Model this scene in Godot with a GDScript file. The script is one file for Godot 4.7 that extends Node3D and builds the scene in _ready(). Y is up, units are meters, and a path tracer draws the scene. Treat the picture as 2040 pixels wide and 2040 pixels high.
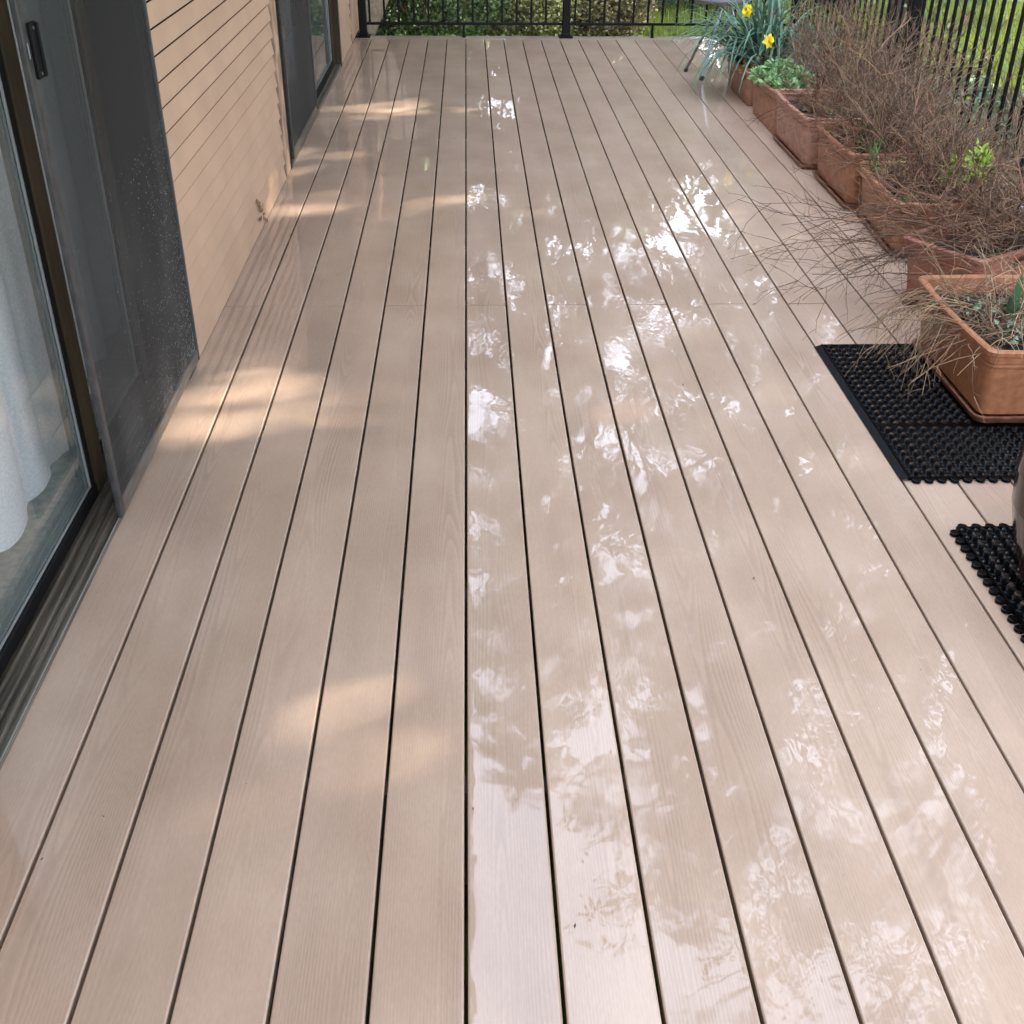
extends Node3D
# A wet composite deck beside a house, with planters, a railing and trees.

const BOARD := 0.1445          # board plus gap
const GAP := 0.0058
const DECK_X0 := -0.0200       # a board joint on this line
const WALL_X := -0.875
const FENCE_X := 2.55
const RAIL_Z := -9.35
const GROUND_Y := -0.60
const TO_SUN := Vector3(0.74, 0.60, -0.30)

var rng := RandomNumberGenerator.new()
var used := {}


# ------------------------------------------------------------------ mesh builder
class MB:
	var v := PackedVector3Array()
	var n := PackedVector3Array()
	var uv := PackedVector2Array()
	var col := PackedColorArray()
	var has_uv := false
	var has_col := false
	var cur := Color(1, 1, 1)

	func put(p: Vector3, nn: Vector3, t := Vector2.ZERO) -> void:
		v.append(p)
		n.append(nn)
		uv.append(t)
		col.append(cur)

	func tri(a: Vector3, b: Vector3, c: Vector3, na: Vector3, nb: Vector3, nc: Vector3) -> void:
		if (b - a).cross(c - a).dot(na + nb + nc) > 0.0:
			put(a, na); put(c, nc); put(b, nb)
		else:
			put(a, na); put(b, nb); put(c, nc)

	func quad(a: Vector3, b: Vector3, c: Vector3, d: Vector3, out: Vector3) -> void:
		var m := (c - a).cross(d - b).normalized()
		if m.dot(out) < 0.0:
			m = -m
		tri(a, b, c, m, m, m)
		tri(a, c, d, m, m, m)

	func squad(a: Vector3, b: Vector3, c: Vector3, d: Vector3, na: Vector3, nb: Vector3, nc: Vector3, nd: Vector3) -> void:
		tri(a, b, c, na, nb, nc)
		tri(a, c, d, na, nc, nd)

	func leaf(a: Vector3, b: Vector3, c: Vector3) -> void:   # one free triangle
		var m := (b - a).cross(c - a).normalized()
		tri(a, b, c, m, m, m)

	# a box with chamfered edges
	func box(c: Vector3, s: Vector3, bev := 0.0, basis := Basis()) -> void:
		var h := s * 0.5
		var b := minf(bev, minf(h.x, minf(h.y, h.z)) * 0.9)
		var ax := [Vector3.RIGHT, Vector3.UP, Vector3.BACK]
		for i in 3:
			var j := (i + 1) % 3
			var k := (i + 2) % 3
			for sg in [-1.0, 1.0]:
				var o: Vector3 = ax[i] * h[i] * sg
				var u: Vector3 = ax[j] * (h[j] - b)
				var w: Vector3 = ax[k] * (h[k] - b)
				quad(c + basis * (o - u - w), c + basis * (o + u - w), c + basis * (o + u + w), c + basis * (o - u + w), basis * (ax[i] * sg))
			if b > 0.0:
				for s1 in [-1.0, 1.0]:
					for s2 in [-1.0, 1.0]:
						var p1: Vector3 = ax[j] * h[j] * s1 + ax[k] * (h[k] - b) * s2
						var p2: Vector3 = ax[j] * (h[j] - b) * s1 + ax[k] * h[k] * s2
						var e: Vector3 = ax[i] * (h[i] - b)
						quad(c + basis * (p1 - e), c + basis * (p1 + e), c + basis * (p2 + e), c + basis * (p2 - e), basis * (ax[j] * s1 + ax[k] * s2))
		if b > 0.0:
			for sx in [-1.0, 1.0]:
				for sy in [-1.0, 1.0]:
					for sz in [-1.0, 1.0]:
						var q := Vector3(h.x * sx, h.y * sy, h.z * sz)
						var m: Vector3 = basis * Vector3(sx, sy, sz).normalized()
						tri(c + basis * (q - Vector3(0, b * sy, b * sz)), c + basis * (q - Vector3(b * sx, 0, b * sz)), c + basis * (q - Vector3(b * sx, b * sy, 0)), m, m, m)

	# a tapered tube through points
	func tube(p: PackedVector3Array, r0: float, r1: float, sides := 6, cap := false) -> void:
		var m := p.size()
		var side := Vector3.UP
		var rings: Array[PackedVector3Array] = []
		var norms: Array[PackedVector3Array] = []
		for i in m:
			var t: Vector3 = (p[mini(i + 1, m - 1)] - p[maxi(i - 1, 0)]).normalized()
			if absf(t.dot(side)) > 0.95:
				side = Vector3.RIGHT if absf(t.x) < 0.8 else Vector3.BACK
			var a := t.cross(side).normalized()
			var b := t.cross(a)
			side = -b if i > 0 else side
			var r := lerpf(r0, r1, float(i) / (m - 1))
			var ring := PackedVector3Array()
			var nr := PackedVector3Array()
			for k in sides:
				var ang := TAU * k / sides
				var d := a * cos(ang) + b * sin(ang)
				ring.append(p[i] + d * r)
				nr.append(d)
			rings.append(ring)
			norms.append(nr)
			side = a.cross(t)
		for i in m - 1:
			for k in sides:
				var l := (k + 1) % sides
				squad(rings[i][k], rings[i][l], rings[i + 1][l], rings[i + 1][k], norms[i][k], norms[i][l], norms[i + 1][l], norms[i + 1][k])
		if cap:
			for e in [0, m - 1]:
				var out: Vector3 = (p[0] - p[1]) if e == 0 else (p[m - 1] - p[m - 2])
				out = out.normalized()
				for k in range(1, sides - 1):
					tri(rings[e][0], rings[e][k], rings[e][k + 1], out, out, out)

	# skin between closed rings that run anticlockwise seen from above; smooth round, creased between rings
	func loft(rings: Array[PackedVector3Array]) -> void:
		for i in rings.size() - 1:
			var a := rings[i]
			var b := rings[i + 1]
			var m := a.size()
			var na := PackedVector3Array()
			for k in m:
				var t := (a[(k + 1) % m] - a[(k + m - 1) % m]) + (b[(k + 1) % m] - b[(k + m - 1) % m])
				na.append(t.cross(b[k] - a[k]).normalized())
			for k in m:
				var l := (k + 1) % m
				squad(a[k], a[l], b[l], b[k], na[k], na[l], na[l], na[k])

	func cap(ring: PackedVector3Array, out: Vector3) -> void:
		var c := Vector3.ZERO
		for q in ring:
			c += q
		c /= ring.size()
		for k in ring.size():
			tri(c, ring[k], ring[(k + 1) % ring.size()], out, out, out)

	func mesh() -> ArrayMesh:
		var a := []
		a.resize(Mesh.ARRAY_MAX)
		a[Mesh.ARRAY_VERTEX] = v
		a[Mesh.ARRAY_NORMAL] = n
		if has_uv:
			a[Mesh.ARRAY_TEX_UV] = uv
		if has_col:
			a[Mesh.ARRAY_COLOR] = col
		var me := ArrayMesh.new()
		me.add_surface_from_arrays(Mesh.PRIMITIVE_TRIANGLES, a)
		return me


# ------------------------------------------------------------------ nodes
func numbered(called: String) -> String:
	var k: int = used.get(called, 0)
	used[called] = k + 1
	return called if k == 0 else "%s_%03d" % [called, k]


func tag(o: Node3D, label := "", category := "", group := "", kind := "") -> Node3D:
	if label: o.set_meta("label", label)
	if category: o.set_meta("category", category)
	if group: o.set_meta("group", group)
	if kind: o.set_meta("kind", kind)
	return o


func thing(called: String, label: String, category: String, at := Vector3.ZERO, group := "") -> Node3D:
	rng.seed = label.hash()      # so that one thing does not reshape the next
	var o := Node3D.new()
	o.name = numbered(called)
	add_child(o)
	o.position = at
	return tag(o, label, category, group)


func part(called: String, m, mat: Material, parent: Node3D = self, kind := "") -> MeshInstance3D:
	var o := MeshInstance3D.new()
	if parent == self:
		o.name = numbered(called)
	else:
		var key := str(parent.get_instance_id()) + called
		var k: int = used.get(key, 0)
		used[key] = k + 1
		o.name = called if k == 0 else "%s_%03d" % [called, k]
	o.mesh = m.mesh() if m is MB else m
	o.material_override = mat
	o.cast_shadow = GeometryInstance3D.SHADOW_CASTING_SETTING_ON
	parent.add_child(o)
	if kind: o.set_meta("kind", kind)
	return o


func scatter(called: String, m: Mesh, mat: Material, where: Array, colors: PackedColorArray, parent: Node3D) -> MultiMeshInstance3D:
	var mm := MultiMesh.new()
	mm.transform_format = MultiMesh.TRANSFORM_3D
	mm.use_colors = true
	mm.mesh = m
	mm.instance_count = where.size()
	for i in where.size():
		mm.set_instance_transform(i, where[i])
		mm.set_instance_color(i, colors[i])
	var o := MultiMeshInstance3D.new()
	o.name = called if parent != self else numbered(called)
	o.multimesh = mm
	o.material_override = mat
	parent.add_child(o)
	o.set_meta("kind", "stuff")
	return o


# ------------------------------------------------------------------ materials
func sm(c: Color, rough := 0.6, metal := 0.0, spec := 0.5) -> StandardMaterial3D:
	var m := StandardMaterial3D.new()
	m.albedo_color = c.linear_to_srgb()
	m.roughness = rough
	m.metallic = metal
	m.metallic_specular = spec
	m.cull_mode = BaseMaterial3D.CULL_DISABLED
	return m


func noise_tex(freq: float, seed_: int, dark: Color, light: Color, octaves := 4, size := 512, lo := 0.25, hi := 0.75) -> NoiseTexture2D:
	var t := NoiseTexture2D.new()
	var f := FastNoiseLite.new()
	f.seed = seed_
	f.frequency = freq
	f.noise_type = FastNoiseLite.TYPE_SIMPLEX_SMOOTH
	f.fractal_octaves = octaves
	t.noise = f
	t.width = size
	t.height = size
	t.seamless = true
	var g := Gradient.new()
	g.offsets = PackedFloat32Array([lo, hi])
	g.colors = PackedColorArray([dark, light])
	t.color_ramp = g
	return t


func mottled(c: Color, rough: float, scale: Vector3, seed_: int, low := 0.75, relief := 0.0, spec := 0.5) -> StandardMaterial3D:
	var m := sm(c, rough, 0.0, spec)
	m.albedo_texture = noise_tex(0.02, seed_, Color(low, low, low), Color(1, 1, 1))
	m.uv1_triplanar = true
	m.uv1_world_triplanar = true
	m.uv1_scale = scale
	if relief > 0.0:
		m.heightmap_enabled = true
		m.heightmap_scale = relief
		m.heightmap_texture = noise_tex(0.03, seed_ + 7, Color.BLACK, Color.WHITE)
	return m


# ------------------------------------------------------------------ the deck's baked maps
# u runs across the deck; v runs along it in two stretches, the near one with more pixels
const MAP_W := 2048
const MAP_H := 1536
const U0 := -0.90
const ULEN := 3.60
const Z1 := -0.80
const Z2 := -3.85
const Z3 := -9.50
const V2 := 0.66


func map_v(z: float) -> float:
	if z > Z1:
		return clampf((z - Z1) / 2.6, 0.0, 1.0) * 0.5 + 0.0
	if z > Z2:
		return (z - Z1) / (Z2 - Z1) * V2
	return V2 + (z - Z2) / (Z3 - Z2) * (1.0 - V2)


func deck_material() -> StandardMaterial3D:
	var wob := FastNoiseLite.new()      # how the grain wanders
	wob.seed = 11
	wob.frequency = 1.0
	wob.fractal_octaves = 2
	var stain := FastNoiseLite.new()
	stain.seed = 5
	stain.frequency = 2.3
	stain.fractal_octaves = 4
	var pool := FastNoiseLite.new()     # where water stands
	pool.seed = 23
	pool.frequency = 3.0
	pool.fractal_octaves = 3
	var fine := FastNoiseLite.new()
	fine.seed = 31
	fine.frequency = 60.0
	fine.fractal_octaves = 2
	var ripple := FastNoiseLite.new()    # beads and small puddle edges
	ripple.seed = 41
	ripple.frequency = 46.0
	ripple.fractal_octaves = 1
	var color := PackedByteArray()
	color.resize(MAP_W * MAP_H * 3)
	var height := PackedFloat32Array()
	height.resize(MAP_W * MAP_H)
	var rough := PackedByteArray()
	rough.resize(MAP_W * MAP_H / 4)
	var shift := PackedFloat32Array()
	var centre := PackedFloat32Array()
	var tone := PackedFloat32Array()
	var phase := PackedFloat32Array()
	for i in 40:
		shift.append(rng.randf_range(0, 40))
		centre.append(rng.randf_range(-0.035, 0.035))
		tone.append(rng.randf_range(0.935, 1.0))
		phase.append(rng.randf_range(0, TAU))
	for y in MAP_H:
		var v := (y + 0.5) / MAP_H
		var z := 0.0
		if v < V2:
			z = Z1 + v / V2 * (Z2 - Z1)
		else:
			z = Z2 + (v - V2) / (1.0 - V2) * (Z3 - Z2)
		var far_fade := clampf((z + 8.5) / 5.0, 0.25, 1.0)
		for x in MAP_W:
			var wx := U0 + (x + 0.5) / MAP_W * ULEN
			var b := int(floor((wx - DECK_X0) / BOARD))
			var k := b + 10
			var lx := wx - DECK_X0 - (b + 0.5) * BOARD
			var lz := z + shift[k]
			var w := wob.get_noise_2d(lx * 7.0 + k * 9.0, lz * 0.9)
			var a := lx - centre[k] + w * 0.010
			var depth := 0.034 + 0.024 * sin(lz * 1.15 + phase[k]) + 0.012 * w
			var ring := sqrt(a * a * 2.2 + depth * depth) * 140.0 + w * 0.8
			var g: float = ring - floorf(ring)
			g = g * g * (3.0 - 2.0 * g) if g < 0.85 else (1.0 - g) / 0.15
			var f := fine.get_noise_2d(wx * 14.0, z * 0.8)
			var st := stain.get_noise_2d(wx * 1.3, z * 0.9)
			var p := pool.get_noise_2d(wx, z * 0.6)
			var rip := ripple.get_noise_2d(wx, z * 0.55)
			var t: float = tone[k] * (1.0 - 0.09 * far_fade * (1.0 - g) * (0.6 + 0.6 * w)) * (1.0 + 0.035 * f) * (1.0 + 0.06 * st)
			var i := y * MAP_W + x
			color[i * 3] = int(clampf(t, 0, 1) * 255.0)
			color[i * 3 + 1] = int(clampf(t * (0.992 + 0.012 * st), 0, 1) * 255.0)
			color[i * 3 + 2] = int(clampf(t * (0.985 + 0.02 * st), 0, 1) * 255.0)
			# relief in millimetres: grain where the film is thin, slow waves where water stands
			var wet := clampf(0.55 + p * 1.6, 0.12, 1.0)
			height[i] = 0.5 + (g - 0.5) * 0.003 * (1.12 - wet) * far_fade + f * 0.0008 * (1.2 - wet) + st * 0.22 + p * 0.35 + rip * 0.036 * clampf(0.35 + 1.8 * st, 0.12, 1.0) * far_fade
			if x % 2 == 0 and y % 2 == 0:
				# the side against the house drains first
				var dry := smoothstep(0.02, -0.30, wx) * smoothstep(-3.3, -2.3, z)
				var r := lerpf(0.040, 0.010, wet) + dry * (0.10 + 0.1 * p)
				rough[(y / 2) * (MAP_W / 2) + x / 2] = int(clampf(r, 0.02, 1.0) * 255.0)
	var m := StandardMaterial3D.new()
	m.albedo_color = Color(0.450, 0.330, 0.247).linear_to_srgb()
	m.albedo_texture = ImageTexture.create_from_image(Image.create_from_data(MAP_W, MAP_H, false, Image.FORMAT_RGB8, color))
	m.roughness = 1.0
	m.roughness_texture = ImageTexture.create_from_image(Image.create_from_data(MAP_W / 2, MAP_H / 2, false, Image.FORMAT_L8, rough))
	m.roughness_texture_channel = BaseMaterial3D.TEXTURE_CHANNEL_RED
	m.metallic_specular = 0.5
	m.heightmap_enabled = true
	m.heightmap_scale = 0.1
	m.heightmap_texture = ImageTexture.create_from_image(Image.create_from_data(MAP_W, MAP_H, false, Image.FORMAT_RF, height.to_byte_array()))
	m.texture_repeat = false
	return m


# one board along z with rounded top edges; local x across, top at y = 0
func board_mesh(x0: float, x1: float, za: float, zb: float, tilt: float, lift: float) -> MB:
	var mb := MB.new()
	mb.has_uv = true
	var r := 0.0038
	var prof := PackedVector2Array()
	var pn := PackedVector2Array()
	prof.append(Vector2(x0, -0.025)); pn.append(Vector2(-1, 0))
	for i in 5:
		var a := PI - i * PI / 8.0
		prof.append(Vector2(x0 + r + cos(a) * r, -r + sin(a) * r)); pn.append(Vector2(cos(a), sin(a)))
	for i in 5:
		var a := PI / 2 - i * PI / 8.0
		prof.append(Vector2(x1 - r + cos(a) * r, -r + sin(a) * r)); pn.append(Vector2(cos(a), sin(a)))
	prof.append(Vector2(x1, -0.025)); pn.append(Vector2(1, 0))
	var zs := [za]
	for z in [Z1, Z2]:
		if z < za - 0.001 and z > zb + 0.001:
			zs.append(z)
	zs.append(zb)
	var mid := (x0 + x1) * 0.5
	for s in zs.size() - 1:
		for i in prof.size() - 1:
			var p := []
			for q in [[i, s], [i + 1, s], [i + 1, s + 1], [i, s + 1]]:
				var c: Vector2 = prof[q[0]]
				var z: float = zs[q[1]]
				p.append([Vector3(c.x, c.y + lift + (c.x - mid) * tilt, z), Vector3(pn[q[0]].x - tilt, pn[q[0]].y, 0).normalized(), Vector2((c.x - U0) / ULEN, map_v(z))])
			for t in [[0, 2, 1], [0, 3, 2]]:
				var a: Vector3 = p[t[0]][0]
				var b: Vector3 = p[t[1]][0]
				var c3: Vector3 = p[t[2]][0]
				var nn: Vector3 = p[t[0]][1]
				var order: Array = t if (b - a).cross(c3 - a).dot(nn) < 0 else [t[0], t[2], t[1]]
				for o in order:
					mb.put(p[o][0], p[o][1], p[o][2])
	for e in 2:
		var z: float = za if e == 0 else zb
		var nn := Vector3(0, 0, 1 if e == 0 else -1)
		var cc := Vector3(mid, -0.012 + lift, z)
		for i in prof.size():
			var c: Vector2 = prof[i]
			var d: Vector2 = prof[(i + 1) % prof.size()]
			mb.tri(cc, Vector3(c.x, c.y + lift + (c.x - mid) * tilt, z), Vector3(d.x, d.y + lift + (d.x - mid) * tilt, z), nn, nn, nn)
	return mb


func build_deck() -> void:
	var deck := Node3D.new()
	deck.name = "deck"
	add_child(deck)
	tag(deck, "wet beige composite board deck along the house wall", "", "", "structure")
	var mat := deck_material()
	for i in range(-6, 18):
		var x0 := DECK_X0 + i * BOARD + GAP * 0.5
		var x1 := x0 + BOARD - GAP
		var cuts := [1.2, -3.79, -9.27] if posmod(i, 2) == 0 else [1.2, -8.28, -9.27]
		for k in 2:
			part("deck_board", board_mesh(x0, x1, cuts[k] - (0.0030 if k else 0.0), cuts[k + 1] + 0.0030, rng.randf_range(-0.0035, 0.0035), rng.randf_range(-0.0006, 0.0006)), mat, deck)
	var edge_mat := mottled(Color(0.42, 0.33, 0.265), 0.14, Vector3(0.6, 0.6, 6.0), 61, 0.88)
	var eb := MB.new()
	eb.box(Vector3(0.86, -0.0135, -9.346), Vector3(3.46, 0.025, 0.1397), 0.003)
	part("edge_board", eb, edge_mat, deck)
	var fa := MB.new()
	fa.box(Vector3(0.86, -0.17, -9.40), Vector3(3.5, 0.28, 0.03), 0.003)
	fa.box(Vector3(2.565, -0.17, -4.1), Vector3(0.03, 0.28, 10.56), 0.003)
	part("rim_board", fa, edge_mat, deck)
	var jo := MB.new()
	for k in 18:
		jo.box(Vector3(0.84, -0.16, 0.9 - k * 0.6), Vector3(3.3, 0.25, 0.04))
	part("joist", jo, sm(Color(0.10, 0.07, 0.05), 0.9), deck)


# ------------------------------------------------------------------ house
func wall_box(x0: float, x1: float, y0: float, y1: float, z0: float, z1: float) -> MB:
	var mb := MB.new()
	mb.box(Vector3((x0 + x1) / 2, (y0 + y1) / 2, (z0 + z1) / 2), Vector3(absf(x1 - x0), absf(y1 - y0), absf(z1 - z0)))
	return mb


func siding_row(y: float, za: float, zb: float) -> MB:
	# a lap board: thick bottom edge that overhangs the row below
	var mb := MB.new()
	var h := 0.0598
	var xb := WALL_X + 0.004
	var xt := WALL_X - 0.005
	var xi := WALL_X - 0.0165
	var a := Vector3(xi, y, za)
	var b := Vector3(xb - 0.001, y, za)
	var b2 := Vector3(xb, y + 0.002, za)
	var c := Vector3(xt, y + h, za)
	var d := Vector3(xi, y + h - 0.036, za)
	var o := Vector3(0, 0, zb - za)
	mb.quad(a, b, b + o, a + o, Vector3.DOWN)
	mb.quad(b, b2, b2 + o, b + o, Vector3(1, -1, 0))
	mb.quad(b2, c, c + o, b2 + o, Vector3.RIGHT)
	mb.quad(c, d, d + o, c + o, Vector3.UP)
	var f := signf(za - zb)
	mb.quad(a, b2, c, d, Vector3(0, 0, f))
	mb.quad(a + o, b2 + o, c + o, d + o, Vector3(0, 0, -f))
	return mb


func build_house() -> void:
	var h := thing("house", "house wall in tan lapped siding with a wide eave along the deck", "house")
	var paint := mottled(Color(0.42, 0.277, 0.184), 0.6, Vector3(0.3, 0.35, 0.3), 3, 0.955)
	var paints := []
	for k in 3:
		var q: StandardMaterial3D = paint.duplicate()
		var s := 1.0 - 0.022 * k
		q.albedo_color = Color(0.42 * s, 0.277 * s, 0.184 * s * (1.0 - 0.01 * k)).linear_to_srgb()
		paints.append(q)
	var trim := mottled(Color(0.40, 0.265, 0.175), 0.6, Vector3(1.5, 0.6, 1.5), 9, 0.7, 0.05)
	var inner := sm(Color(0.014, 0.011, 0.008), 0.9, 0.0, 0.1)  # near-black, so the gaps between siding rows read as lap shadow
	var xo := WALL_X - 0.017
	var xi := WALL_X - 0.17
	for s in [[1.2, -1.47], [-3.31, -5.60], [-8.22, -12.60]]:
		part("wall_core", wall_box(xi, xo, -0.3, 2.60, s[0], s[1]), inner, h)
	for s in [[-1.47, -3.31], [-5.60, -8.22]]:
		part("wall_core", wall_box(xi, xo, 2.06, 2.60, s[0], s[1]), inner, h)
		part("wall_core", wall_box(xi, xo, -0.3, -0.03, s[0], s[1]), inner, h)
	# lapped siding, row by row
	var row := 0
	var y := 0.004
	while y < 2.45:
		for s in [[1.2, -1.44], [-3.288, -5.40], [-8.24, -9.03], [-9.305, -12.55]]:
			var j: float = rng.randf_range(-0.008, 0.002)
			if y + 0.07 < 2.1 or s[0] != 99.0:
				part("siding_board", siding_row(y, s[0], s[1] - j), paints[rng.randi() % 3], h)
		if y > 2.06:
			for s in [[-1.44, -3.288], [-5.55, -8.24]]:
				part("siding_board", siding_row(y, s[0], s[1]), paints[rng.randi() % 3], h)
		y += 0.0698
		row += 1
	for z in [[-5.418, -5.53], [-9.04, -9.13]]:
		var mb := MB.new()
		mb.box(Vector3(WALL_X - 0.004, 1.04, (z[0] + z[1]) / 2), Vector3(0.026, 2.06, absf(z[1] - z[0])), 0.004)
		part("trim_board", mb, trim, h)
	var cb := MB.new()
	cb.box(Vector3(WALL_X - 0.004, 1.04, -9.22), Vector3(0.026, 2.06, 0.16), 0.004)
	part("corner_board", cb, paints[0], h)
	# eave, gutter and roof
	var soft := mottled(Color(0.72, 0.66, 0.58), 0.7, Vector3(1, 1, 1), 14, 0.9)
	part("soffit", wall_box(-1.05, -0.13, 2.50, 2.52, 1.4, -14.8), soft, h)
	part("fascia", wall_box(-0.13, -0.11, 2.47, 2.66, 1.4, -14.8), trim, h)
	var gu := MB.new()
	var prof := [Vector2(-0.038, 2.64), Vector2(-0.038, 2.53), Vector2(0.03, 2.53), Vector2(0.055, 2.60), Vector2(0.055, 2.645), Vector2(0.05, 2.645), Vector2(0.045, 2.60), Vector2(0.025, 2.536), Vector2(-0.03, 2.536), Vector2(-0.03, 2.64)]
	for i in prof.size():
		var p: Vector2 = prof[i] - Vector2(0.07, 0)
		var q: Vector2 = prof[(i + 1) % prof.size()] - Vector2(0.07, 0)
		var nn := Vector3(q.y - p.y, p.x - q.x, 0)
		gu.quad(Vector3(p.x, p.y, 1.4), Vector3(q.x, q.y, 1.4), Vector3(q.x, q.y, -14.8), Vector3(p.x, p.y, -14.8), -nn)
	part("gutter", gu, sm(Color(0.16, 0.11, 0.08), 0.35), h)
	var rf := MB.new()
	for s in 2:
		var a := Vector3(-0.09 if s == 0 else -6.4, 2.66, 1.5)
		var b := Vector3(-3.2, 3.9, 1.5)
		var o := Vector3(0, 0, -16.3)
		var up := Vector3(0, 0.06, 0)
		rf.quad(a, b, b + o, a + o, Vector3(0, -1, 0))
		rf.quad(a + up, b + up, b + up + o, a + up + o, Vector3(0, 1, 0))
		rf.quad(a, a + up, a + up + o, a + o, Vector3(1 if s == 0 else -1, 0, 0))
	part("roof", rf, mottled(Color(0.10, 0.09, 0.085), 0.9, Vector3(2, 2, 2), 19, 0.6), h)
	for z in [1.2, -12.6]:
		var ga := MB.new()
		var f := 1.0 if z > 0 else -1.0
		ga.tri(Vector3(-0.9, 2.6, z), Vector3(-5.9, 2.6, z), Vector3(-3.2, 3.85, z), Vector3(0, 0, f), Vector3(0, 0, f), Vector3(0, 0, f))
		ga.tri(Vector3(-0.9, 2.6, z - 0.1 * f), Vector3(-5.9, 2.6, z - 0.1 * f), Vector3(-3.2, 3.85, z - 0.1 * f), Vector3(0, 0, -f), Vector3(0, 0, -f), Vector3(0, 0, -f))
		part("gable", ga, paints[1], h)
		part("end_wall", wall_box(-5.9, -0.9, -0.3, 2.6, z, z - 0.15 * f), paints[1], h)
	part("back_wall", wall_box(-5.9, -5.75, -0.3, 2.6, 1.2, -12.6), sm(Color(0.3, 0.26, 0.22), 0.8), h)
	part("partition_wall", wall_box(-5.75, xi - 0.001, 0.022, 2.45, -4.5, -4.6), sm(Color(0.40, 0.37, 0.32), 0.8), h)
	part("ceiling", wall_box(-5.75, xi - 0.001, 2.45, 2.49, 1.2, -12.6), sm(Color(0.5, 0.48, 0.45), 0.8), h)
	part("carpet_floor", wall_box(-5.75, xi + 0.02, -0.05, 0.02, 1.05, -12.45), mottled(Color(0.30, 0.25, 0.19), 0.95, Vector3(3, 3, 3), 44, 0.8), h)


func frame_mats() -> Dictionary:
	var d := {}
	d.black = sm(Color(0.004, 0.004, 0.0045), 0.55, 0.0, 0.25)
	d.bronze = mottled(Color(0.040, 0.028, 0.015), 0.45, Vector3(2, 0.3, 2), 71, 0.8, 0.0, 0.3)
	d.grey = mottled(Color(0.040, 0.039, 0.039), 0.45, Vector3(2, 2, 2), 72, 0.8, 0.0, 0.4)
	d.sill = mottled(Color(0.125, 0.105, 0.080), 0.30, Vector3(9, 9, 0.25), 73, 0.62)
	d.bead = sm(Color(0.15, 0.16, 0.155), 0.35)
	var g := StandardMaterial3D.new()
	g.albedo_color = Color(0.80, 0.88, 0.86, 0.06)
	g.transparency = BaseMaterial3D.TRANSPARENCY_ALPHA
	g.roughness = 0.02
	g.cull_mode = BaseMaterial3D.CULL_DISABLED
	d.glass = g
	return d


func mesh_mat(seed_: int, drops: bool) -> StandardMaterial3D:
	# insect screen: a dark weave that lets a little through, with water caught in it low down
	var w := 512
	var hgt := 1024
	var im := Image.create(w, hgt, false, Image.FORMAT_RGBA8)
	im.fill(Color(0.04, 0.04, 0.04, 0.62))
	var r := RandomNumberGenerator.new()
	r.seed = seed_
	var no := FastNoiseLite.new()
	no.seed = seed_
	no.frequency = 0.006
	no.fractal_octaves = 4
	for y in hgt:
		for x in w:
			var k := no.get_noise_2d(x, y * 0.5)
			var low := clampf((y / float(hgt) - 0.45) / 0.5, 0, 1)
			var c := 0.14 + 0.02 * k + (0.10 * low * (0.5 + k) if drops else 0.0)
			im.set_pixel(x, y, Color(c, c * 1.0, c * 0.97, 0.52 + 0.18 * low))
	if drops:
		for i in 5200:
			var x := int(w * (1.0 - pow(r.randf(), 1.8)))
			var y := int(hgt * (1.0 - pow(r.randf(), 2.6) * 0.36))
			var c := r.randf_range(0.30, 0.66)
			if r.randf() < 0.6 * float(x) / w:
				for q in r.randi_range(1, 3):
					im.set_pixel(clampi(x + q / 2, 0, w - 1), clampi(y + q % 2, 0, hgt - 1), Color(c, c, c * 0.97, 0.95))
	var m := StandardMaterial3D.new()
	m.albedo_texture = ImageTexture.create_from_image(im)
	m.transparency = BaseMaterial3D.TRANSPARENCY_ALPHA
	m.roughness = 0.75
	m.cull_mode = BaseMaterial3D.CULL_DISABLED
	m.texture_repeat = false
	return m


func bar(x0: float, x1: float, y0: float, y1: float, z0: float, z1: float, bev := 0.003) -> MB:
	var mb := MB.new()
	mb.box(Vector3((x0 + x1) / 2, (y0 + y1) / 2, (z0 + z1) / 2), Vector3(absf(x1 - x0), absf(y1 - y0), absf(z1 - z0)), bev)
	return mb


func screen_panel(o: Node3D, d: Dictionary, mm: Material, x: float, za: float, zb: float, near_w: float, far_w: float, frame: Material) -> void:
	# za is the end towards the camera
	part("stile", bar(x - 0.014, x, 0.026, 2.03, za, za - near_w), frame, o)
	part("stile", bar(x - 0.014, x, 0.026, 2.03, zb + far_w, zb), frame, o)
	part("rail", bar(x - 0.013, x - 0.001, 0.026, 0.066, za - near_w, zb + far_w), d.sillframe, o)
	part("rail", bar(x - 0.013, x - 0.001, 1.99, 2.03, za - near_w, zb + far_w), frame, o)
	part("rail", bar(x - 0.012, x - 0.002, 0.985, 1.005, za - near_w, zb + far_w), frame, o) if false else null
	var mb := MB.new()
	mb.has_uv = true
	var xs := x - 0.007
	var p := [Vector3(xs, 2.0, za - near_w), Vector3(xs, 2.0, zb + far_w), Vector3(xs, 0.06, zb + far_w), Vector3(xs, 0.06, za - near_w)]
	var t := [Vector2(0, 0), Vector2(1, 0), Vector2(1, 1), Vector2(0, 1)]
	for q in [0, 1, 2, 0, 2, 3]:
		mb.put(p[q], Vector3.RIGHT, t[q])
	part("screen_mesh", mb, mm, o)


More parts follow.
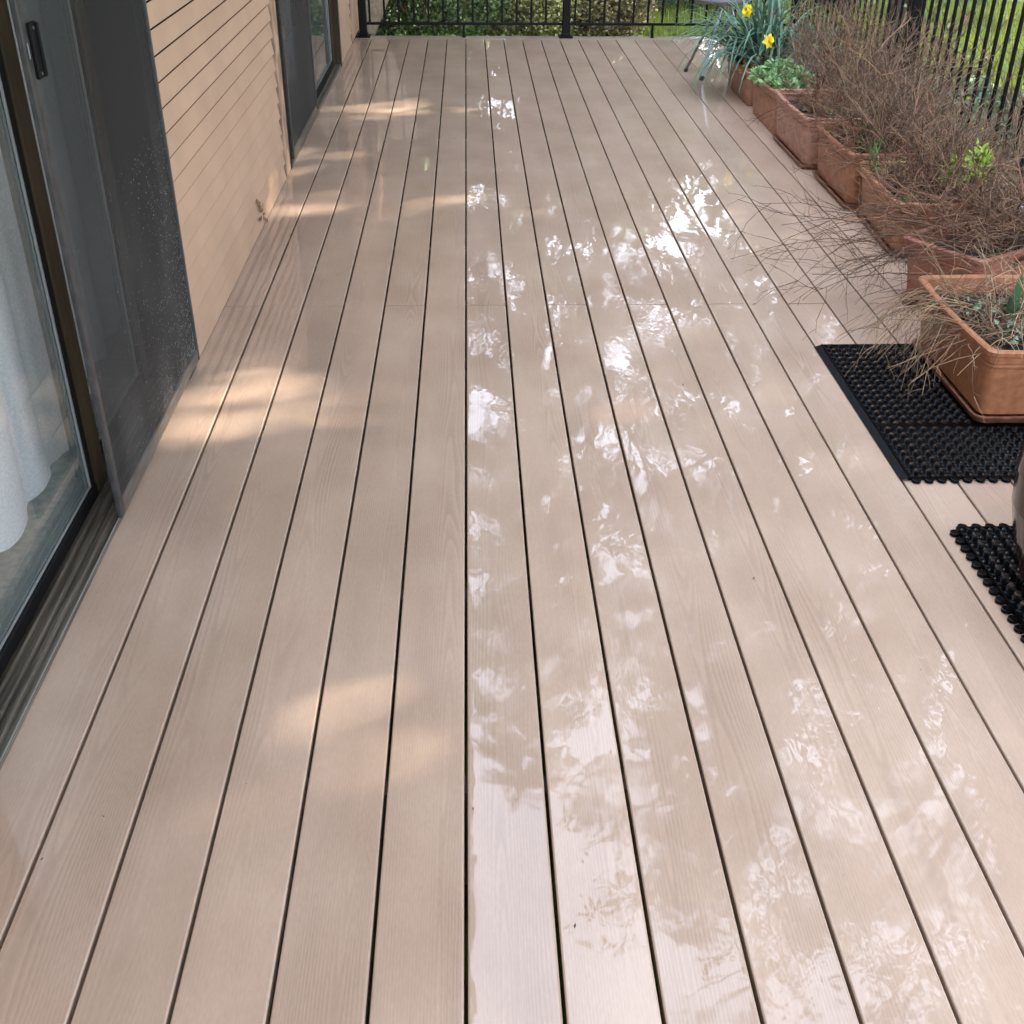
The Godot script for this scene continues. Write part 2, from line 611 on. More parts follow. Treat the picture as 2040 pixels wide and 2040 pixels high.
func glass_panel(o: Node3D, d: Dictionary, x: float, za: float, zb: float, stile: Material, sw: float, y0: float) -> void:
	# a framed sheet of glass whose outer face lies at x
	part("stile", bar(x - 0.04, x, y0, 2.03, za, za - sw), stile, o)
	part("stile", bar(x - 0.04, x, y0, 2.03, zb + sw, zb), stile, o)
	part("bottom_rail", bar(x - 0.038, x - 0.002, y0, y0 + 0.035, za - sw, zb + sw), d.black, o)
	part("top_rail", bar(x - 0.038, x - 0.002, 1.97, 2.03, za - sw, zb + sw), d.black, o)
	part("glazing_bead", bar(x - 0.014, x - 0.008, y0 + 0.035, 1.97, zb + sw + 0.030, zb + sw + 0.024, 0.001), d.bead, o)
	part("gasket", bar(x - 0.026, x - 0.006, y0 + 0.035, 1.97, zb + sw + 0.024, zb + sw, 0.001), d.black, o)
	part("gasket", bar(x - 0.026, x - 0.006, y0 + 0.035, 1.97, za - sw, za - sw - 0.02, 0.001), d.black, o)
	part("glazing_bead", bar(x - 0.014, x - 0.009, y0 + 0.035, y0 + 0.040, za - sw - 0.02, zb + sw + 0.032, 0.001), d.bead, o)
	part("pane", bar(x - 0.020, x - 0.015, y0 + 0.04, 1.97, za - sw - 0.02, zb + sw + 0.03, 0.0), d.glass, o)


func curtain_mesh(x: float, za: float, zb: float, y1: float, hem: float, amp: float, wave: float, seed_: int) -> MB:
	var mb := MB.new()
	var r := FastNoiseLite.new()
	r.seed = seed_
	r.frequency = 1.2
	var cols := int(absf(zb - za) / 0.02)
	var rows := 12
	var pos := func(i: int, j: int) -> Vector3:
		var z := lerpf(za, zb, float(i) / cols)
		var t := float(j) / rows
		var w := sin(z * TAU / wave + r.get_noise_2d(z * 2.0, 0) * 3.0)
		var hy := hem + 0.012 * sin(z * TAU / wave * 0.5 + 1.0) + 0.012 * r.get_noise_2d(z * 6.0, 9.0)
		var y := lerpf(hy, y1, t)
		return Vector3(x + amp * w * (1.0 - 0.5 * t) + 0.01 * r.get_noise_2d(z * 3.0, y * 2.0), y, z)
	for i in cols:
		for j in rows:
			var nn := []
			for q in [[i, j], [i + 1, j], [i + 1, j + 1], [i, j + 1]]:
				var dz: Vector3 = pos.call(q[0] + 1, q[1]) - pos.call(q[0] - 1, q[1])
				var dy: Vector3 = pos.call(q[0], q[1] + 1) - pos.call(q[0], q[1] - 1)
				var m := dy.cross(dz).normalized()
				nn.append(m if m.x > 0 else -m)
			mb.squad(pos.call(i, j), pos.call(i + 1, j), pos.call(i + 1, j + 1), pos.call(i, j + 1), nn[0], nn[1], nn[2], nn[3])
	return mb


func build_doors() -> void:
	var d := frame_mats()
	d.sillframe = mottled(Color(0.11, 0.095, 0.08), 0.3, Vector3(4, 4, 0.6), 75, 0.7)
	# near door: two panels, the nearer one behind the open screen
	var o := thing("sliding_glass_door", "bronze framed sliding glass door nearest the camera, lace curtain behind its pane", "glass door")
	glass_panel(o, d, -0.945, -1.50, -2.545, d.bronze, 0.075, 0.022)
	glass_panel(o, d, -0.99, -2.55, -3.188, d.bronze, 0.06, 0.022)
	part("jamb", bar(-1.04, -0.872, -0.02, 2.05, -1.472, -1.50), d.bronze, o)
	part("jamb", bar(-1.04, -0.8705, -0.02, 2.05, -3.19, -3.286), d.black, o)
	part("head", bar(-1.04, -0.872, 2.032, 2.058, -1.502, -3.188), d.bronze, o)
	var si := part("sill", bar(-1.04, -0.872, -0.025, 0.010, -1.502, -3.188, 0.002), d.sill, o)
	for x in [-0.938, -0.912, -0.890, -0.874]:
		part("track_rail", bar(x - (0.003 if x < -0.88 else 0.0012), x + (0.003 if x < -0.88 else 0.0012), 0.010, 0.021 if x < -0.88 else 0.014, -1.505, -3.185, 0.001), d.bead if x > -0.88 else d.sill, si)
	var s := thing("sliding_screen_door", "dark insect screen slid open at the near glass door, beaded with water", "screen door")
	screen_panel(s, d, mesh_mat(3, true), -0.855, -2.345, -3.285, 0.026, 0.016, d.grey)
	var hd := MB.new()
	hd.box(Vector3(-0.851, 1.09, -2.388), Vector3(0.010, 0.105, 0.034), 0.003)
	hd.box(Vector3(-0.845, 1.09, -2.397), Vector3(0.010, 0.100, 0.008), 0.002)
	var hh := part("handle", hd, d.black, s)
	for y in [1.048, 1.132]:
		var sc := MB.new()
		sc.tube(PackedVector3Array([Vector3(-0.8475, y, -2.383), Vector3(-0.8445, y, -2.383)]), 0.0035, 0.003, 8, true)
		part("screw", sc, sm(Color(0.3, 0.3, 0.3), 0.3, 0.8), hh)
	part("latch", bar(-0.853, -0.850, 1.08, 1.11, -2.351, -2.348, 0.001), sm(Color(0.16, 0.16, 0.16), 0.4, 0.3), s)
	# far door
	var f := thing("sliding_glass_door", "bronze framed sliding glass door near the far railing, pale curtain behind", "glass door")
	glass_panel(f, d, -0.945, -5.62, -6.86, d.bronze, 0.06, 0.03)
	glass_panel(f, d, -0.905, -6.75, -8.16, d.bronze, 0.13, 0.03)
	part("jamb", bar(-1.04, -0.872, -0.02, 2.05, -5.535, -5.62), d.black, f)  # black instead of bronze, standing in for shadow in the door recess
	part("jamb", bar(-1.04, -0.868, -0.02, 2.05, -8.16, -8.215), d.bronze, f)
	part("head", bar(-1.04, -0.872, 2.032, 2.058, -5.62, -8.16), d.bronze, f)
	var s2 := part("sill", bar(-1.04, -0.872, -0.025, 0.018, -5.62, -8.16, 0.002), d.sill, f)
	part("track_rail", bar(-0.905, -0.898, 0.018, 0.028, -5.63, -8.15, 0.001), d.sill, s2)
	var sf := thing("sliding_screen_door", "black insect screen on the far glass door beside tan trim", "screen door")
	var fm := mesh_mat(8, false)
	fm.albedo_color = Color(0.8, 0.8, 0.8, 1.25)
	screen_panel(sf, d, fm, -0.866, -5.66, -6.70, 0.03, 0.022, d.grey)
	# curtains
	var lace := mottled(Color(0.56, 0.58, 0.60), 0.9, Vector3(9, 9, 9), 81, 0.9)
	lace.backlight_enabled = true
	lace.backlight = Color(0.5, 0.5, 0.5)
	tag(part("curtain", curtain_mesh(-1.07, -1.30, -2.80, 2.0, 0.060, 0.014, 0.21, 4), lace), "white lace curtain with scalloped hem behind the near glass door", "curtain")
	tag(part("curtain", curtain_mesh(-1.16, -2.62, -3.50, 2.0, 0.035, 0.020, 0.16, 6), lace), "narrow white drape gathered behind the open insect screen", "curtain")
	tag(part("curtain", curtain_mesh(-1.12, -6.9, -8.2, 2.0, 0.05, 0.02, 0.22, 9), lace), "pale curtain hanging behind the far glass door", "curtain")


# ------------------------------------------------------------------ railings
func railing(label: String, group: String, at: Vector3, turn: float, length: float, posts: Array, foots: Array, first: float) -> void:
	# runs along local +x from 0 to length
	var o := thing("metal_railing", label, "railing", at, group)
	o.rotation.y = turn
	var blk: StandardMaterial3D = sm(Color(0.004, 0.004, 0.0045), 0.42, 0.0, 0.22)
	part("bottom_rail", bar(0, length, 0.088, 0.106, -0.013, 0.013, 0.002), blk, o)
	part("top_rail", bar(0, length, 0.90, 0.925, -0.016, 0.016, 0.003), blk, o)
	part("handrail", bar(0, length, 1.03, 1.06, -0.026, 0.026, 0.006), blk, o)
	var pk := MB.new()
	pk.box(Vector3(0, 0.504, 0), Vector3(0.016, 0.792, 0.016), 0.002)
	var pm := pk.mesh()
	var x := first
	while x < length - 0.02:
		var near := false
		for p in posts:
			near = near or absf(p - x) < 0.05
		if not near:
			part("picket", pm, blk, o).position = Vector3(x, 0, 0)
		x += 0.1128
	var po := MB.new()
	po.box(Vector3(0, 0.53, 0), Vector3(0.058, 1.06, 0.058), 0.004)
	var ps := po.mesh()
	var fl := MB.new()
	fl.box(Vector3(0, 0.006, 0), Vector3(0.105, 0.012, 0.095), 0.003)
	fl.box(Vector3(0, 0.022, 0), Vector3(0.072, 0.022, 0.072), 0.006)
	var fm := fl.mesh()
	var cp := MB.new()
	cp.box(Vector3(0, 1.068, 0), Vector3(0.068, 0.018, 0.068), 0.006)
	var cm := cp.mesh()
	for p in posts:
		var q := part("post", ps, blk, o)
		q.position = Vector3(p, 0, 0)
		part("base_plate", fm, blk, q)
		part("post_cap", cm, blk, q)
	var ft := MB.new()
	ft.box(Vector3(0, 0.044, 0), Vector3(0.016, 0.088, 0.016), 0.002)
	ft.box(Vector3(0, 0.004, 0), Vector3(0.03, 0.008, 0.03), 0.002)
	var fo := ft.mesh()
	for p in foots:
		part("foot_block", fo, blk, o).position = Vector3(p, 0, 0)


# ------------------------------------------------------------------ planters
func rrect(cx: float, cz: float, hx: float, hz: float, r: float, y: float, bow := 0.0) -> PackedVector3Array:
	var out := PackedVector3Array()
	var cn := [Vector2(hx - r, hz - r), Vector2(-hx + r, hz - r), Vector2(-hx + r, -hz + r), Vector2(hx - r, -hz + r)]
	# anticlockwise seen from above (x right, z towards the viewer)
	var order := [3, 2, 1, 0]
	var start := [0.0, PI / 2, PI, 3 * PI / 2]
	for k in 4:
		var c: Vector2 = cn[order[k]]
		for i in 5:
			var a: float = start[k] + i * PI / 8
			out.append(Vector3(cx + c.x + cos(a) * r, y, cz + c.y - sin(a) * r))
		# points along the side that follows, so that it can bow out
		var nx: Vector2 = cn[order[(k + 1) % 4]]
		var a2: float = start[k] + PI / 2
		var e0 := Vector3(cx + c.x + cos(a2) * r, y, cz + c.y - sin(a2) * r)
		var e1 := Vector3(cx + nx.x + cos(a2) * r, y, cz + nx.y - sin(a2) * r)
		for i in range(1, 6):
			var t := i / 6.0
			var push := bow * 4.0 * t * (1.0 - t) * (1.0 if k % 2 == 1 else 0.4)
			out.append(e0.lerp(e1, t) + Vector3(cos(a2), 0, -sin(a2)) * push)
	return out


var planter_count := 0


func make_planter(at: Vector3, turn: float, L: float, H: float, W: float, label: String, saucer: bool, mats: Dictionary) -> Node3D:
	var o := thing("terracotta_planter", label, "planter", at, "terracotta planters along the deck edge")
	o.rotation.y = turn
	var mb := MB.new()
	var tx := W / 2
	var tz := L / 2
	var bx := tx - 0.030
	var bz := tz - 0.040
	var b0 := 0.020 if saucer else 0.0
	var rimh := 0.045
	var bow := 0.010
	var f := func(y: float, inset: float, bw: float) -> PackedVector3Array:
		var t := (y - b0) / (H - b0)
		return rrect(0, 0, lerpf(bx, tx - 0.010, t) - inset, lerpf(bz, tz - 0.010, t) - inset, 0.028, y, bw)
	var rings: Array[PackedVector3Array] = []
	rings.append(f.call(b0, 0.006, 0.0))
	rings.append(f.call(b0 + 0.006, 0.0, 0.0))
	rings.append(f.call(b0 + (H - b0) * 0.45, 0.0, bow * 0.6))
	rings.append(f.call(H - rimh - 0.014, 0.0, bow))
	rings.append(f.call(H - rimh - 0.010, -0.004, bow))
	rings.append(f.call(H - rimh - 0.004, -0.004, bow))
	rings.append(f.call(H - rimh, 0.0, bow))
	rings.append(f.call(H - rimh + 0.004, -0.006, bow))
	rings.append(f.call(H - 0.020, -0.007, bow))
	rings.append(f.call(H - 0.016, -0.012, bow))
	rings.append(f.call(H - 0.004, -0.013, bow))
	rings.append(f.call(H, -0.009, bow))
	rings.append(f.call(H, 0.004, bow))
	rings.append(f.call(H - 0.004, 0.008, bow))
	rings.append(f.call(H - 0.10, 0.010, bow * 0.6))
	mb.loft(rings)
	mb.cap(f.call(b0, 0.006, 0.0), Vector3.DOWN)
	var cl: StandardMaterial3D = mats.clay.duplicate()
	var kk: float = [1.0, 0.9, 1.06, 0.86, 0.95, 0.82, 1.0][planter_count % 7]
	var c0: Color = mats.clay.albedo_color
	cl.albedo_color = Color(c0.r * sqrt(kk), c0.g * kk, c0.b * kk * [1.0, 0.94, 1.05, 0.9, 0.86, 1.0, 1.0][planter_count % 7])
	cl.uv1_offset = Vector3(planter_count * 0.37, planter_count * 0.21, planter_count * 0.53)
	planter_count += 1
	part("body", mb, cl, o)
	var so := MB.new()
	var sr: Array[PackedVector3Array] = [f.call(H - 0.055, 0.009, bow * 0.7)]
	var ring := sr[0]
	var c := Vector3(0, H - 0.045, 0)
	for k in ring.size():
		var a := ring[k]
		var b := ring[(k + 1) % ring.size()]
		var a2 := a.lerp(c, 0.5) + Vector3(0, rng.randf_range(-0.004, 0.006), 0)
		var b2 := b.lerp(c, 0.5)
		so.quad(a, b, b2, a.lerp(c, 0.5), Vector3.UP)
		so.tri(b2, a.lerp(c, 0.5), c, Vector3.UP, Vector3.UP, Vector3.UP)
	part("soil", so, mats.soil, o)
	if saucer:
		var sa := MB.new()
		var sg: Array[PackedVector3Array] = [rrect(0, 0, bx + 0.006, bz + 0.006, 0.03, 0.0), rrect(0, 0, bx + 0.020, bz + 0.024, 0.035, 0.022), rrect(0, 0, bx + 0.021, bz + 0.025, 0.035, 0.027), rrect(0, 0, bx + 0.014, bz + 0.018, 0.03, 0.027), rrect(0, 0, bx + 0.010, bz + 0.012, 0.03, 0.010)]
		sa.loft(sg)
		sa.cap(rrect(0, 0, bx + 0.010, bz + 0.012, 0.03, 0.010), Vector3.UP)
		sa.cap(rrect(0, 0, bx + 0.006, bz + 0.006, 0.03, 0.0), Vector3.DOWN)
		part("saucer", sa, mats.dark_clay, o)
	return o


# a twiggy dead shrub: stems that fork; returns the builder
func twigs(mb: MB, base: Vector3, stems: int, spread: float, height: float, lean: Vector3, kids: int, r0: float, half: Vector2, droop := 0.0) -> void:
	for s in stems:
		var a := rng.randf() * TAU
		var p := base + Vector3(rng.randf_range(-half.x, half.x), 0, rng.randf_range(-half.y, half.y))
		var d := (Vector3(cos(a) * spread * rng.randf(), 1.0, sin(a) * spread * rng.randf()) + lean * rng.randf_range(0.4, 1.2)).normalized()
		branch(mb, p, d, height * rng.randf_range(0.55, 1.05), r0 * rng.randf_range(0.6, 1.7), kids, 2, droop)


func branch(mb: MB, p: Vector3, d: Vector3, L: float, r: float, kids: int, level: int, droop: float) -> void:
	var pts := PackedVector3Array([p])
	var n := 4
	var q := p
	var dd := d
	var k := 0.45 + 1.5 * pow(rng.randf(), 1.6)
	mb.cur = Color(0.140 * k, 0.084 * k, (0.043 + 0.014 * rng.randf()) * k)
	for i in n:
		dd = (dd + Vector3(rng.randfn(0, 0.22), rng.randfn(0, 0.16) - droop, rng.randfn(0, 0.22))).normalized()
		q += dd * L / n
		pts.append(q)
	mb.tube(pts, r, r * 0.45, 3)
	if level > 0:
		for j in kids:
			var t := rng.randf_range(0.25, 0.98)
			var idx := mini(int(t * n), n - 1)
			var at := pts[idx].lerp(pts[idx + 1], t * n - idx)
			var out := Vector3(rng.randfn(0, 1), rng.randfn(0.25, 0.6), rng.randfn(0, 1)).normalized()
			branch(mb, at, ((pts[idx + 1] - pts[idx]).normalized() + out * 0.95).normalized(), L * rng.randf_range(0.22, 0.45), r * 0.6, maxi(kids - 2, 1), level - 1, droop)


func strap(mb: MB, p: Vector3, d: Vector3, L: float, w: float, fall: float, n := 7) -> void:
	# a long narrow leaf that arches over
	var q := p
	var dd := d.normalized()
	var flat := Vector3(d.z, 0, -d.x)
	if flat.length() < 0.05:
		flat = Vector3(1, 0, 0)
	flat = flat.normalized()
	var pts: Array[Vector3] = [q]
	for i in n:
		dd = (dd + Vector3(0, -fall / n * (0.4 + i * 0.35), 0)).normalized()
		q += dd * L / n
		pts.append(q)
	for i in n:
		var w0 := w * (1.0 - pow(float(i) / n, 3.0)) * (0.75 if i == 0 else 1.0)
		var w1 := w * (1.0 - pow(float(i + 1) / n, 3.0))
		var keel := Vector3(0, -0.18, 0)
		for s in [-1.0, 1.0]:
			var a := pts[i]
			var b := pts[i + 1]
			mb.quad(a + keel * w0, b + keel * w1, b + flat * w1 * 0.5 * s, a + flat * w0 * 0.5 * s, Vector3.UP)


func leafy(mb: MB, c: Vector3, count: int, rad: Vector3, size: float, tone: Color, spreadc := 0.3) -> void:
	# a clump of small pointed leaves through a volume
	for i in count:
		var d := Vector3(rng.randfn(0, 1), rng.randfn(0, 1), rng.randfn(0, 1)).normalized() * pow(rng.randf(), 0.45)
		var p := c + d * rad
		var ax := (d * rad + Vector3(rng.randfn(0, 0.5), rng.randfn(0.15, 0.5), rng.randfn(0, 0.5)) * rad.length() * 0.5).normalized()
		var sd := ax.cross(Vector3(rng.randfn(0, 1), rng.randfn(0, 1), rng.randfn(0, 1))).normalized()
		var s := size * rng.randf_range(0.6, 1.3)
		var k := 1.0 + rng.randf_range(-spreadc, spreadc)
		mb.cur = Color(tone.r * k, tone.g * k, tone.b * k)
		var m := p + ax * s * 0.5
		mb.leaf(p, m + sd * s * 0.24, p + ax * s)
		mb.leaf(p, m - sd * s * 0.24, p + ax * s)


func vcol(rough := 0.6, through := 0.0) -> StandardMaterial3D:
	var m := sm(Color(1, 1, 1), rough)
	m.vertex_color_use_as_albedo = true
	if through > 0.0:
		m.backlight_enabled = true
		m.backlight = Color(through, through, through)
	return m


func colored() -> MB:
	var mb := MB.new()
	mb.has_col = true
	return mb


func build_planters() -> void:
	var mats := {}
	mats.clay = mottled(Color(0.37, 0.185, 0.118), 0.48, Vector3(2.2, 2.2, 2.2), 101, 0.72, 0.05)
	mats.dark_clay = mottled(Color(0.26, 0.11, 0.06), 0.5, Vector3(2, 2, 2), 102, 0.7)
	mats.soil = mottled(Color(0.055, 0.038, 0.026), 0.95, Vector3(8, 8, 8), 103, 0.4, 0.6)
	mats.clay.albedo_texture = noise_tex(0.012, 101, Color(0.84, 0.79, 0.76), Color(1, 1, 1), 5, 512, 0.3, 0.65)
	var wet_clay := mottled(Color(0.34, 0.14, 0.066), 0.45, Vector3(3, 3, 3), 105, 0.86, 0.05)
	var front := mats.duplicate()
	front.clay = wet_clay
	# x of the left rim is about 1.63
	make_planter(Vector3(1.80, 0, -7.26), 0.0, 0.68, 0.20, 0.32, "farthest terracotta planter, holding the daffodils near the far railing", false, mats)
	make_planter(Vector3(1.79, 0, -6.51), 0.0, 0.64, 0.235, 0.32, "terracotta planter with pale green sedum, second from the daffodils", false, mats)
	make_planter(Vector3(1.78, 0, -5.87), 0.0, 0.68, 0.252, 0.32, "terracotta planter with bare wet rim, third from the daffodils", true, mats)
	make_planter(Vector3(1.80, 0, -5.17), 0.0, 0.60, 0.252, 0.31, "terracotta planter under the brown twigs, fourth from the daffodils", true, mats)
	make_planter(Vector3(1.82, 0, -4.54), -0.05, 0.62, 0.228, 0.32, "terracotta planter with orange worn rim, fifth from the daffodils", true, mats)
	make_planter(Vector3(1.84, 0, -3.83), -0.97, 0.58, 0.245, 0.33, "terracotta planter set askew behind the one on the black mat", true, mats)
	make_planter(Vector3(1.60, 0.016, -3.09), 0.0, 0.60, 0.236, 0.36, "nearest terracotta planter in its saucer, standing on the black rubber mat", true, front)

	var tw := vcol(0.8)
	# the brown twiggy shrubs
	var spec := [
		[Vector3(1.88, 0.20, -6.42), 30, 0.50, 0.46, Vector3(0.25, 0, -0.1), "thin brown twigs in the sedum planter, leaning to the railing"],
		[Vector3(1.84, 0.20, -5.82), 50, 0.8, 0.54, Vector3(0.22, 0, 0.0), "tall brown leafless shrub in the bare rimmed planter"],
		[Vector3(1.87, 0.20, -5.12), 60, 0.95, 0.52, Vector3(0.15, 0, 0.05), "dense brown leafless shrub in the fourth planter from the daffodils"],
		[Vector3(1.90, 0.18, -4.52), 46, 1.0, 0.40, Vector3(0.22, 0, 0.05), "sprawling brown leafless shrub in the orange rimmed planter"],
		[Vector3(1.95, 0.20, -3.90), 50, 1.2, 0.32, Vector3(-0.05, 0, 0.1), "tangled low dry stems in the askew planter"],
	]
	for s in spec:
		rng.seed = s[5].hash()
		var mb := colored()
		twigs(mb, s[0], s[1], s[2], s[3], s[4], 6, 0.0027, Vector2(0.11, 0.26))
		tag(part("dry_shrub", mb, tw), s[5], "shrub", "dry leafless shrubs in the planters")
	var tg := [
		[Vector3(1.80, 0.24, -5.85), 0.13, 0.30, 36, "tangle of short brown twigs lying over the bare rimmed planter"],
		[Vector3(1.80, 0.25, -5.17), 0.16, 0.28, 80, "tangle of red brown twigs spilling over the fourth planter from the daffodils"],
		[Vector3(1.82, 0.24, -4.54), 0.17, 0.30, 92, "tangle of red brown twigs spilling over the orange rimmed planter"],
		[Vector3(1.80, 0.26, -3.88), 0.22, 0.24, 120, "thick tangle of red brown twigs heaped on the askew planter"],
	]
	for s in tg:
		rng.seed = s[4].hash()
		var mb := colored()
		for i in s[3]:
			var p: Vector3 = s[0] + Vector3(rng.randf_range(-s[1], s[1]), rng.randf_range(-0.03, 0.05), rng.randf_range(-s[2], s[2]))
			var d := Vector3(rng.randfn(-0.25, 1), rng.randf_range(0.0, 0.9), rng.randfn(0, 1)).normalized()
			branch(mb, p, d, rng.randf_range(0.14, 0.36), rng.randf_range(0.0016, 0.0032), 4, 2, 0.06)
		for i in mb.col.size():
			mb.col[i] = Color(mb.col[i].r * 1.1, mb.col[i].g * 0.92, mb.col[i].b * 0.85)
		tag(part("twig_tangle", mb, tw), s[4], "twigs", "tangled twigs on the planters")
	# dark bare twigs that hang out over the boards
	rng.seed = 300
	var ov := colored()
	for i in 34:
		var p := Vector3(rng.randf_range(1.60, 1.75), rng.randf_range(0.22, 0.27), rng.randf_range(-4.1, -3.45))
		var d := Vector3(-1.0, rng.randf_range(-0.15, 0.25), rng.randf_range(-0.55, 0.45))
		branch(ov, p, d.normalized(), rng.randf_range(0.28, 0.72), 0.0019, 4, 2, 0.05)
	for i in ov.col.size():
		ov.col[i] = ov.col[i] * 0.6
	tag(part("overhanging_twigs", ov, tw), "dark bare twigs spreading out of the askew planter over the deck boards", "twigs")
	# straw coloured dead stems of the front planter
	rng.seed = 301
	var st := colored()
	for i in 130:
		var p := Vector3(rng.randf_range(1.48, 1.74), 0.215, rng.randf_range(-3.33, -2.86))
		var a := rng.randf() * TAU
		var d := Vector3(cos(a) - 0.35, rng.randf_range(0.5, 1.3), sin(a))
		branch(st, p, d.normalized(), rng.randf_range(0.15, 0.36), 0.0017, 2, 1, 0.22)
	for i in 60:
		var p := Vector3(rng.randf_range(1.42, 1.52), 0.24, rng.randf_range(-3.35, -2.95))
		branch(st, p, Vector3(-0.7, 0.25, rng.randf_range(-0.2, 0.8)).normalized(), rng.randf_range(0.18, 0.34), 0.0018, 2, 1, 0.34)
	for i in 9:
		branch(st, Vector3(rng.randf_range(1.50, 1.75), 0.22, -2.84), Vector3(rng.randf_range(-0.5, 0.3), 0.1, 0.9).normalized(), rng.randf_range(0.24, 0.36), 0.0019, 1, 1, 0.42)
	for i in st.col.size():
		st.col[i] = Color(st.col[i].r * 1.7, st.col[i].g * 1.85, st.col[i].b * 1.8)
	tag(part("dead_stems", st, tw), "straw coloured dead stems spilling over the front planter on the mat", "dead stems")
	rng.seed = 302
	var fs := colored()
	for i in 460:
		var z := rng.randf_range(-7.9, -3.2)
		var p := Vector3(rng.randf_range(1.98, 2.5), rng.randf_range(0.0, 0.12), z)
		var d := Vector3(rng.randfn(0.1, 0.7), rng.randf_range(0.15, 1.6), rng.randfn(0, 0.8)).normalized()
		branch(fs, p, d, rng.randf_range(0.18, 0.55), 0.0024, 4, 1, 0.03)
	tag(part("fallen_stems", fs, tw, self, "stuff"), "thicket of brown dead stems between the planters and the side railing", "dead stems")
	rng.seed = 303
	var md := colored()
	leafy(md, Vector3(2.24, 0.0, -5.5), 5200, Vector3(0.30, 0.10, 2.5), 0.05, Color(0.10, 0.062, 0.035), 0.5)
	leafy(md, Vector3(2.24, 0.04, -5.4), 420, Vector3(0.30, 0.14, 2.4), 0.05, Color(0.10, 0.13, 0.06), 0.5)
	tag(part("fallen_leaves", md, vcol(0.9), self, "stuff"), "brown leaf litter lying behind the planters", "leaf litter")
	var lf := vcol(0.5, 0.25)
	# green things
	rng.seed = 304
	var se := colored()
	for c in [[1.68, 0.255, -6.40, 1.0], [1.74, 0.285, -6.58, 1.1], [1.66, 0.245, -6.62, 0.8], [1.80, 0.27, -6.38, 0.9], [1.71, 0.24, -6.28, 0.8]]:
		leafy(se, Vector3(c[0], c[1], c[2]), 230, Vector3(0.075, 0.05, 0.085) * c[3], 0.035, Color(0.19, 0.33, 0.13), 0.35)
	tag(part("sedum", se, lf), "mound of pale green sedum in the second planter", "sedum")
	rng.seed = 305
	var bl := colored()
	leafy(bl, Vector3(1.95, 0.33, -6.95), 300, Vector3(0.09, 0.15, 0.12), 0.042, Color(0.10, 0.155, 0.125), 0.3)
	leafy(bl, Vector3(2.02, 0.34, -6.72), 200, Vector3(0.09, 0.14, 0.12), 0.04, Color(0.09, 0.14, 0.11), 0.3)
	tag(part("grey_leaved_plant", bl, lf), "blue grey leaved plant beside the lower daffodil", "plant")
	rng.seed = 310
	var ch := colored()
	for c in [[1.93, 0.38, -4.26], [1.99, 0.33, -4.36], [1.90, 0.31, -4.36]]:
		leafy(ch, Vector3(c[0], c[1], c[2]), 120, Vector3(0.045, 0.055, 0.05), 0.032, Color(0.27, 0.36, 0.06), 0.3)
	tag(part("chartreuse_plant", ch, lf), "small chartreuse leaved plant among the twigs by the railing", "plant")
	rng.seed = 306
	var gs := colored()
	for c in [[1.78, 0.27, -5.60], [1.86, 0.30, -5.30], [1.74, 0.27, -4.95], [2.05, 0.34, -5.0], [1.72, 0.27, -4.72], [2.02, 0.30, -4.0], [1.95, 0.32, -6.1]]:
		for i in 9:
			gs.cur = Color(0.09, 0.17, 0.05) * rng.randf_range(0.7, 1.4)
			strap(gs, Vector3(c[0] + rng.randf_range(-0.04, 0.04), 0.21, c[2] + rng.randf_range(-0.04, 0.04)), Vector3(rng.randfn(0, 0.3), 1, rng.randfn(0, 0.3)), rng.randf_range(0.08, 0.17), 0.012, 0.6, 4)
	tag(part("green_shoots", gs, lf, self, "stuff"), "fresh green shoots coming up between the brown twigs", "shoots")
	rng.seed = 307
	var ms := colored()
	for i in 26:
		var c := Vector3(rng.randf_range(1.68, 1.95), 0.21, rng.randf_range(-6.1, -4.3))
		leafy(ms, c, 16, Vector3(0.035, 0.025, 0.035), 0.022, Color(0.12, 0.20, 0.06), 0.4)
	for i in 20:
		var c := Vector3(rng.randf_range(1.50, 1.72), 0.225, rng.randf_range(-3.3, -2.9))
		leafy(ms, c, 14, Vector3(0.03, 0.025, 0.03), 0.025, Color(0.15, 0.22, 0.13), 0.4)
	tag(part("weeds", ms, lf, self, "stuff"), "small green weeds on the soil of the planters", "weeds")
	rng.seed = 308
	var so := colored()
	for q in [[1.78, -5.87, 0.25], [1.80, -5.17, 0.22], [1.82, -4.54, 0.24], [1.84, -3.83, 0.2], [1.60, -3.09, 0.22]]:
		leafy(so, Vector3(q[0], 0.205, q[1]), 260, Vector3(0.11, 0.02, q[2]), 0.035, Color(0.105, 0.068, 0.04), 0.6)
		for i in 30:
			branch(so, Vector3(q[0] + rng.randf_range(-0.1, 0.1), 0.215, q[1] + rng.randf_range(-0.22, 0.22)), Vector3(rng.randfn(0, 1), 0.25, rng.randfn(0, 1)).normalized(), rng.randf_range(0.06, 0.2), 0.0018, 2, 1, 0.02)
	tag(part("dry_litter", so, vcol(0.9), self, "stuff"), "dry leaves and bits of stem on the planters' soil", "leaf litter")
	# broad fresh leaves at the right
	var bt := thing("broad_leaved_shoot", "shoot with two broad green leaves at the edge of the front planter", "plant", Vector3(1.62, 0.20, -3.12))
	for k in 3:
		var mb := colored()
		mb.cur = [Color(0.055, 0.14, 0.06), Color(0.07, 0.16, 0.075), Color(0.05, 0.11, 0.04)][k]
		strap(mb, Vector3(0, 0, 0), [Vector3(-0.05, 1, 0.10), Vector3(-0.22, 0.9, 0.2), Vector3(0.2, 0.8, 0.1)][k], [0.17, 0.11, 0.12][k], 0.030, 0.5)
		part("leaf", mb, lf, bt)
